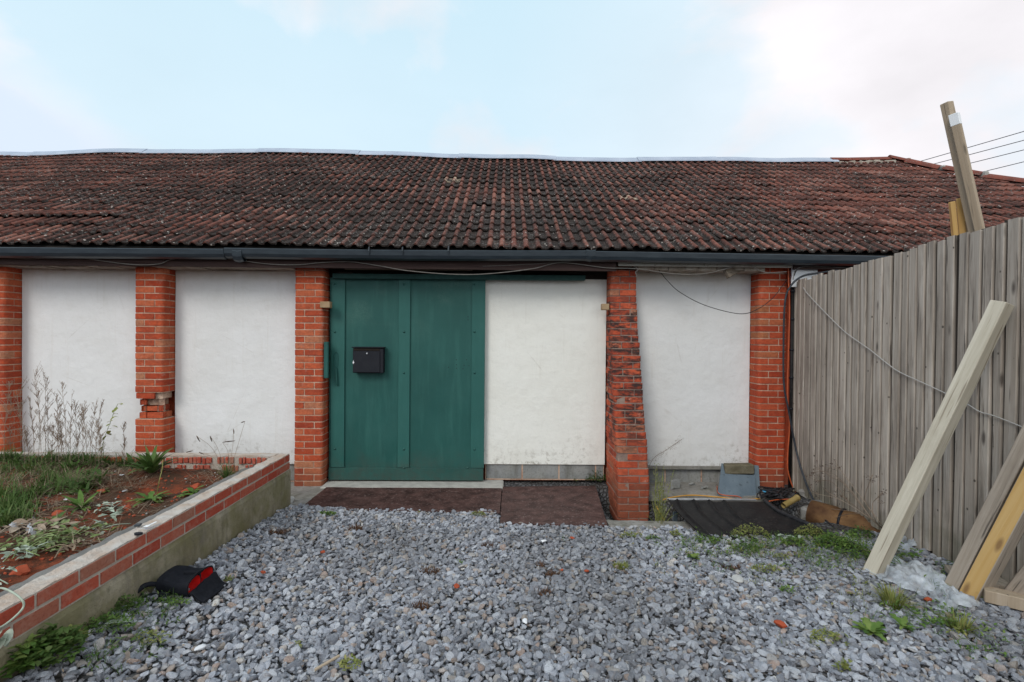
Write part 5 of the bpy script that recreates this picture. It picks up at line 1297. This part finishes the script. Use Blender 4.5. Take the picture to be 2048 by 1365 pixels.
# two stems hanging over the wall at the lower left
m = MB(); tube(m, spline([aX(-20, 1178, -2.2), aX(10, 1178, -2.08), aX(42, 1198, -1.98), aX(45, 1218, -1.97), aX(10, 1250, -1.97), aX(-20, 1262, -1.97)], 6), .0042, 6, .8)
for x, y in ((5, 1262), (14, 1268), (22, 1258), (2, 1278)): leaf(m, aX(x, y, -1.96), U_(0, 6.28), .06, .035, -.9, U_(.3, 1), .3)
tag(build('hanging_stem', m, M['silver'], smooth=True), 'pale plant stem curling over the planter wall at the left edge', 'stem')
# plastic scrap in the planter
m = MB(); c = pp(45, 1065)
def scrap(u, v): x = c.x-.10+.24*u; y = c.y+.06-.12*u+.07*(v-.5)*(1+.8*math.sin(u*7)); return (x, y, plz(x, y)+.02+.03*abs(nz(u*6, v*6))+.02*math.sin(u*9+v*3))
grid(m, 26, 12, scrap); tag(build('plastic_scrap', m, M['film'], smooth=True), 'crumpled scrap of thin white plastic in the planter corner', 'plastic')
for i, (px, py) in enumerate(((243, 953), (250, 985), (132, 1002))):
    p = pp(px, py); m = MB(); box(m, p+Vector((0, 0, .012)), (.03, .018, .008), rotz(i), .003, jit=.004); tag(build('white_scrap', m, M['paper']), ('white scrap on the straw below the grassy clump', 'white scrap on soil left of the brown mound', 'white scrap beside the star-shaped rosette')[i], 'scrap')

# --- yard weeds
random.seed(202)
def yard(px, py, rx, ry, n, h, ls, mat_, label, kindf='mat', lobes=0, nm='weed_clump', dz=.03):
    p = gp(px, py); m = MB()
    if kindf == 'mat': mat_clump(m, (p.x, p.y, p.z+dz), rx, ry, n, h, ls, lobes)
    elif kindf == 'tuft': tuft(m, (p.x, p.y, p.z+dz*.5), n, h, ls, .75, rx, 4)
    elif kindf == 'ros': rosette(m, (p.x, p.y, p.z+dz), n, h, ls, .45, lobes)
    elif kindf == 'wire':
        for _ in range(n):
            a_ = U_(0, 6.283); q = math.sqrt(U_(0, 1)); b_ = Vector((p.x+math.cos(a_)*q*rx, p.y+math.sin(a_)*q*ry, p.z+dz*.6)); blade(m, b_, U_(0, 6.283), h*U_(.4, 1), ls, U_(.2, 1.3), U_(-.5, 1.5), U_(0, 1), 3)
    return tag(build(nm, m, M[mat_], smooth=True), label, 'weed')
for a in ((710, 1065, .065, .05, 260, .06, .004, 'moss_b', 'dark brown moss clump on gravel left of the door plate', 'wire'),
          (976, 1098, .045, .035, 150, .045, .004, 'moss_b', 'small brown moss clump in mid gravel below the plates', 'wire'),
          (860, 1150, .075, .045, 180, .045, .0035, 'moss_b', 'flat wiry brown moss left of the big red shard', 'wire'),
          (1105, 1157, .060, .04, 190, .045, .004, 'moss_b', 'brown moss clump beside the red chip', 'wire'),
          (1078, 1137, .035, .03, 90, .04, .004, 'moss_b', 'smaller brown moss above the one with the red chip', 'wire'),
          (842, 1222, .05, .035, 170, .05, .004, 'moss_b', 'reddish-brown moss clump in the centre foreground', 'wire'),
          (685, 1195, .035, .025, 80, .04, .0035, 'moss_b', 'faint brown moss left of the centre foreground', 'wire'),
          (548, 1070, .11, .05, 260, .04, .004, 'moss_b', 'brown moss patch on gravel near the planter foot', 'wire'),
          (1085, 1192, .05, .04, 110, .04, .004, 'moss_b', 'dusky brown moss right of the red shard', 'wire')):
    yard(*a, nm='moss_clump')
for a in ((1242, 1140, .055, .04, 190, .05, .006, 'yweed', 'yellow-green moss tuft on gravel below the buttress', 'wire'),
          (655, 1036, .08, .03, 130, .03, .022, 'weed', 'low green weed at the front edge of the wide plate', 'mat'),
          (955, 1036, .07, .03, 100, .03, .018, 'yweed', 'thin green weed where the two plates meet', 'mat'),
          (838, 1030, .03, .02, 26, .03, .004, 'yweed', 'few yellow blades at the plate edge', 'wire'),
          (918, 1133, .02, .02, 18, .04, .006, 'weed', 'single tiny green sprout in the mid gravel', 'tuft'),
          (597, 1305, .02, .02, 20, .04, .012, 'yweed', 'tiny bright sprout at lower left of the gravel', 'mat'),
          (700, 1345, .05, .04, 70, .04, .020, 'yweed', 'bright yellow-green sprout at the bottom edge beside the stick', 'mat'),
          (1030, 962, .13, .06, 300, .07, .022, 'weed', 'green clump by the block plinth beside the door', 'mat'),
          (1107, 962, .02, .02, 60, .14, .010, 'grass', 'grass tuft in the middle of the cream panel foot', 'tuft'),
          (1150, 966, .08, .03, 70, .05, .018, 'yweed', 'thin weed right of the grass tuft at the cream panel', 'mat'),
          (1192, 966, .13, .07, 460, .14, .022, 'grass', 'bushy green clump left of the leaning buttress', 'mat'),
          (1262, 1080, .10, .04, 110, .04, .02, 'yweed', 'sparse green weed at the kerb strip', 'mat'),
          (1305, 1085, .06, .03, 60, .03, .02, 'weed', 'little weed right of the one at the kerb strip', 'mat'),
          (1350, 1078, .05, .03, 70, .04, .02, 'yweed', 'yellowish weed at the right end of the kerb strip', 'mat'),
          (1415, 1090, .10, .05, 130, .05, .022, 'weed', 'weed clump at the left corner of the black sheet', 'mat'),
          (1500, 1078, .16, .07, 420, .10, .016, 'yweed', 'wide straggly olive weed along the front of the black sheet', 'mat'),
          (1495, 1108, .12, .05, 220, .06, .016, 'grass', 'low dark weed in front of the straggly olive one', 'mat'),
          (1620, 1078, .14, .07, 420, .10, .016, 'yweed', 'straggly weed where the black edge tube ends', 'mat'),
          (1585, 1095, .10, .05, 220, .06, .022, 'weed', 'bright green weed beside the pale leaf scraps', 'mat'),
          (1665, 1100, .14, .09, 520, .12, .022, 'weed', 'bright feathery green weed before the rusty drum', 'mat'),
          (1705, 1118, .12, .12, 620, .20, .020, 'weed', 'tallest feathery green weed at the foot of the green prop', 'mat'),
          (1720, 1080, .12, .06, 300, .09, .02, 'grass', 'dark green weed behind the foot of the green prop', 'mat'),
          (1385, 1124, .05, .03, 12, .07, .045, 'weed', 'round-leaved weed on gravel at right of centre', 'ros'),
          (1530, 1148, .10, .05, 150, .04, .018, 'yweed', 'thin olive weed patch below the black sheet', 'mat'),
          (1460, 1140, .08, .04, 120, .04, .004, 'moss_b', 'brown weed remnants left of the flat pale stone', 'wire'),
          (1565, 1125, .08, .04, 140, .04, .014, 'yweed', 'olive weed right of the flat pale stone', 'mat'),
          (1572, 1192, .05, .03, 60, .03, .018, 'weed', 'small green sprout below the olive weeds', 'mat'),
          (1785, 1218, .06, .05, 170, .13, .007, 'yweed', 'spiky yellow-green grass tuft before the clear plastic', 'tuft'),
          (1740, 1275, .08, .03, 14, .10, .040, 'weed', 'broad-leaved weed below the spiky grass tuft', 'ros'),
          (1808, 1268, .04, .02, 10, .09, .03, 'weed', 'upright toothed weed right of the broad-leaved one', 'ros'),
          (1648, 1288, .07, .05, 120, .05, .016, 'yweed', 'mossy olive sprout near the terracotta shard', 'mat'),
          (1920, 1268, .05, .03, 100, .11, .007, 'yweed', 'grass tuft near the right-hand plank', 'tuft'),
          (1875, 1262, .10, .03, 60, .05, .024, 'weed', 'straggling green weed left of the right-hand grass tuft', 'mat'),
          (1915, 1282, .04, .03, 30, .05, .02, 'yweed', 'yellow leafy sprout below the right-hand grass tuft', 'mat'),
          (1690, 1352, .04, .02, 40, .05, .02, 'yweed', 'small sprout at the bottom edge on the right', 'mat'),
          (1920, 1155, .14, .05, 160, .05, .016, 'grass', 'low weeds in the shade between the timbers', 'mat'),
          (2000, 1125, .14, .07, 260, .14, .004, 'dry', 'dry wiry grass at the foot of the fence on the right', 'wire')):
    yard(*a[:9], a[9], .6 if a[9] == 'ros' else .2)
for a in ((95, 1325, .13, .12, 500, .12, .035, 'grass', 'dark leafy clump in the bottom left corner', 'mat'),
          (35, 1345, .10, .10, 240, .12, .045, 'weed', 'broad-leaved green clump at the very bottom left', 'mat'),
          (140, 1300, .06, .06, 160, .07, .022, 'yweed', 'yellow-green weed at the planter foot, lower left', 'mat'),
          (210, 1265, .14, .06, 260, .05, .016, 'weed', 'creeping weed along the planter foot', 'mat'),
          (250, 1225, .10, .05, 260, .06, .018, 'grass', 'dark weed between the bag and the bottom corner', 'mat'),
          (285, 1190, .05, .03, 130, .06, .016, 'yweed', 'yellow-flecked weed just left of the black bag', 'mat'),
          (345, 1218, .10, .03, 170, .03, .014, 'weed', 'low green weed in front of the black bag', 'mat'),
          (300, 1290, .10, .06, 120, .03, .014, 'yweed', 'thin weed scattered on gravel at lower left', 'mat'),
          (458, 1172, .03, .02, 50, .03, .014, 'yweed', 'tiny weed right of the black bag', 'mat')):
    yard(*a, 0)
p = gp(226, 1269); m = MB(); leaf(m, p+Vector((-.04, 0, .05)), .4, .11, .045, .1, .6, .5, .5); tag(build('pale_leaf', m, M['silver'], smooth=True), 'pale fallen leaf on gravel at lower left', 'leaf')
# feathery green weed over the plastic by the prop
m = MB(); random.seed(12)
for (xa, ya, xb, yb) in ((1752, 1130, 1800, 1088), (1756, 1132, 1830, 1106), (1775, 1112, 1795, 1080), (1790, 1112, 1838, 1112), (1760, 1140, 1790, 1120)):
    a_, b_ = gp(xa, ya, .05), gp(xb, yb, .12); tube(m, [a_, a_.lerp(b_, .5)+Vector((0, 0, .02)), b_], .002, 4, .4)
    for _ in range(26): q = a_.lerp(b_, U_(.1, 1)); leaf(m, q+Vector((U_(-.01, .01), 0, U_(-.01, .02))), U_(0, 6.28), U_(.03, .055), U_(.010, .018), U_(-.2, .7), U_(.2, .9), .6, .6)
tag(build('leafy_branch', m, M['weed'], smooth=True), 'green toothed-leaf weed sprawling over the clear plastic', 'weed')
# weed beside the buttress with a long leaning stem
m = MB(); b_ = aZ(1318, 1062, -.05)
for k in range(15):
    T_ = aY(1322+random.gauss(0, 9), U_(925, 985), b_.y+U_(0, .25)); tube(m, spline([b_+Vector((U_(-.02, .02), U_(0, .05), 0)), b_.lerp(T_, .5)+Vector((U_(-.03, .02), 0, 0)), T_], 5), .0016, 4, U_(.2, 1))
    for _ in range(34): t_ = U_(.25, 1); q = b_.lerp(T_, t_)+Vector((random.gauss(0, .016), random.gauss(0, .016), 0)); leaf(m, q, U_(0, 6.28), U_(.012, .03), U_(.004, .009), U_(0, 1.2), U_(0, 1), .5, 0, .2, 3)
tuft(m, b_, 40, .28, .007, .35, .04, 5)
tag(build('bushy_weed', m, M['yweed'], smooth=True), 'bushy yellow-green weed growing in the pit right of the buttress', 'weed')
m = MB(); A_, B_ = aY(1302, 925, 5.55), aY(1364, 879, 5.60); tube(m, spline([aY(1285, 1000, 5.5), A_, A_.lerp(B_, .5)+Vector((0, 0, .01)), B_], 6), .0022, 5, .1)
for _ in range(190): t_ = U_(0, 1); q = A_.lerp(B_, t_)+Vector((random.gauss(0, .014), random.gauss(0, .01), random.gauss(0, .022))); leaf(m, q, U_(0, 6.28), U_(.008, .020), .004, U_(0, 1), U_(0, .5), .3, 0, .2, 3)
tag(build('leaning_stem', m, M['straw'], smooth=True), 'grey-green seeding stem leaning across the right white panel', 'stem')
# dry brown seed-head weed in front of the fence
random.seed(33); m = MB(); hd = MB(); b_ = gp(1772, 1062, .02); Yw = lambda t: 1
tips = [((1745, 1040), (1690, 968), (1630, 935)), ((1745, 1040), (1670, 950), (1622, 945)), ((1760, 1045), (1735, 1012), (1673, 930)), ((1745, 1040), (1680, 1000), (1628, 987)), ((1730, 1030), (1660, 1018), (1600, 1015)), ((1745, 1040), (1690, 1005), (1655, 985)), ((1760, 1045), (1730, 1000), (1745, 950)), ((1700, 1010), (1665, 965), (1635, 962)), ((1720, 1028), (1690, 1030), (1648, 1045)), ((1745, 1040), (1700, 1005), (1680, 990)), ((1750, 1040), (1745, 1010), (1753, 997)), ((1690, 968), (1655, 950), (1660, 935))]
def wpt(x, y): k = (1772-x)/170; return aX(x, y, 3.02+.16*max(0, k))
for tp in tips:
    pts_ = ([b_] if tp[0][0] > 1725 else [])+[wpt(*q) for q in tp]; tube(m, spline(pts_, 5), .0026, 4, U_(0, 1)); T_ = pts_[-1]
    for _ in range(5):
        e = T_+Vector((random.gauss(0, .035), random.gauss(0, .05), random.gauss(0, .035))); tube(m, [T_.lerp(pts_[-2], .15), e], .0014, 3, .2)
        for _ in range(5): leaf(hd, e+Vector((random.gauss(0, .008), random.gauss(0, .008), random.gauss(0, .007))), U_(0, 6.28), .016, .010, U_(-.5, 1), U_(0, 1), .5, 0, .3, 3)
dw = tag(build('dry_seed_weed', m, M['dry'], smooth=True), 'dry brown branching weed with dark seed heads before the fence', 'weed')
h_ = build('seed_head', hd, M['seed'], None, smooth=True, origin=(0, 0, 0)); h_.parent = dw; h_.location = -dw.location
# pale leaf scraps at the black sheet edge
for i, (px, py) in enumerate(((1555, 1072), (1572, 1080), (1590, 1076), (1603, 1072))):
    p = gp(px, py, .05); m = MB(); leaf(m, p, i*1.3, .07, .035, .3, U_(.2, 1), .8, .4, .3); tag(build('pale_leaf', m, M['silver'], smooth=True), 'pale dry leaf at the front edge of the black sheet, '+('leftmost of four', 'second of four', 'third of four', 'rightmost of four')[i], 'leaf', 'pale leaves at the black sheet')
# clear polythene crumpled on the gravel
def film(name, label, quad, nu, nv, amp, seed, hole=None):
    A_, B_, C_, D_ = [gp(*q) for q in quad]; m = MB(); V = []; 
    for j in range(nv):
        for i in range(nu):
            u, v = i/(nu-1), j/(nv-1); p = (A_*(1-u)+B_*u)*(1-v)+(D_*(1-u)+C_*u)*v
            ex = .05*nz(v*4, seed, u)*(1 if .0 < u < 1 else 1.6); ey = .05*nz(u*5, seed+3, v)
            rd = abs(nz(u*2.6, v*2.2, seed))*1.2+.40*abs(nz(u*5+v*2, v*6-u*2, seed+1))+.08*abs(nz(u*13, v*13, seed+2))
            e = min(1, min(u, 1-u, v, 1-v)*7+.15); V.append(Vector((p.x+ex, p.y+ey, p.z+.034+amp*(1-min(1, rd*1.9))*e)))
    F = [(j*nu+i, j*nu+i+1, (j+1)*nu+i+1, (j+1)*nu+i) for j in range(nv-1) for i in range(nu-1) if not (hole and abs(i/nu-hole[0]) < hole[2]*(1+.5*nz(j*.9)) and abs(j/nv-hole[1]) < hole[3])]
    m.add(V, F); return tag(build(name, m, M['film'], smooth=True), label, 'plastic')
film('clear_plastic', 'large crumpled sheet of clear bubbly plastic on the gravel by the green prop', [(1728, 1150), (1770, 1115), (1915, 1175), (1840, 1205)], 60, 46, .075, 3)
film('clear_plastic', 'narrow tail of clear plastic trailing over gravel towards the yellow-faced timber', [(1845, 1180), (1875, 1172), (1960, 1222), (1885, 1235)], 34, 20, .05, 8)
film('clear_plastic', 'folded strip of clear plastic behind the green prop at the fence foot', [(1780, 1090), (1800, 1076), (1835, 1098), (1810, 1120)], 26, 20, .06, 14)

random.seed(404); m = MB()
for _ in range(900):
    x, y = U_(-2.0, 3.3), U_(1.9, 4.9)
    if not in_gravel(x, y) or nz(x*1.4, y*1.4, 3) < -.05: continue
    z = gz(x, y)+.038
    if random.random() < .5: leaf(m, (x, y, z), U_(0, 6.28), U_(.008, .022), U_(.004, .012), U_(-.2, .5), U_(0, 1), .5, 0, .2, 3)
    else: blade(m, (x, y, z), U_(0, 6.28), U_(.02, .07), U_(.001, .0025), 1.45, U_(-.2, .3), U_(0, 1), 2)
kind(build('leaf_litter', m, M['straw'], smooth=True), 'stuff')['label'] = 'bits of dead leaf and straw caught between the gravel stones'

# creeping weeds nobody could count, along the damp edges of the yard
def creep(label, spots, nm, mat_, seed):
    random.seed(seed); m = MB()
    for px, py, rx, ry, n, ls, h in spots:
        for _ in range(n):
            x_ = px+random.gauss(0, rx*.5); y_ = py+random.gauss(0, ry*.5); p = gp(x_, y_)
            if nz(p.x*5, p.y*5, 2) < -.12 or p.y > 4.5: continue
            r_ = random.random()
            for q in range(random.randint(2, 5)):
                o_ = Vector((random.gauss(0, .014), random.gauss(0, .014), .025+U_(0, h)))
                if r_ < .6: leaf(m, p+o_, U_(0, 6.28), ls*U_(.6, 1.5), ls*U_(.3, .6), U_(-.1, .9), U_(0, 1), .6, 0, .2, 3)
                else: blade(m, p+o_*.7, U_(0, 6.28), ls*U_(1.5, 4), .002, U_(.2, 1.4), U_(0, 1), U_(0, .5), 3)
    kind(build(nm, m, M[mat_], smooth=True), 'stuff')['label'] = label
creep('creeping green weeds scattered along the right-hand edge of the gravel', [(1420, 1095, 160, 16, 110, .02, .03), (1560, 1100, 220, 26, 300, .02, .04), (1650, 1115, 120, 40, 220, .022, .05), (1480, 1130, 120, 30, 110, .018, .02), (1850, 1240, 130, 30, 110, .024, .03), (1880, 1150, 90, 40, 90, .02, .03), (1960, 1290, 80, 40, 60, .022, .02)], 'creeping_weed', 'weed', 61)
creep('yellowish low weeds mixed through the gravel edge on the right', [(1450, 1105, 200, 24, 130, .018, .02), (1620, 1105, 160, 30, 160, .02, .04), (1560, 1150, 150, 40, 70, .016, .02), (1700, 1180, 60, 60, 50, .02, .02), (1650, 1290, 60, 20, 30, .02, .02)], 'low_weed', 'yweed', 62)
creep('low weeds along the foot of the planter wall', [(240, 1240, 130, 40, 150, .02, .03), (130, 1310, 130, 50, 150, .024, .05), (330, 1200, 60, 20, 50, .018, .02), (200, 1300, 140, 40, 60, .02, .01)], 'low_weed', 'grass', 63)
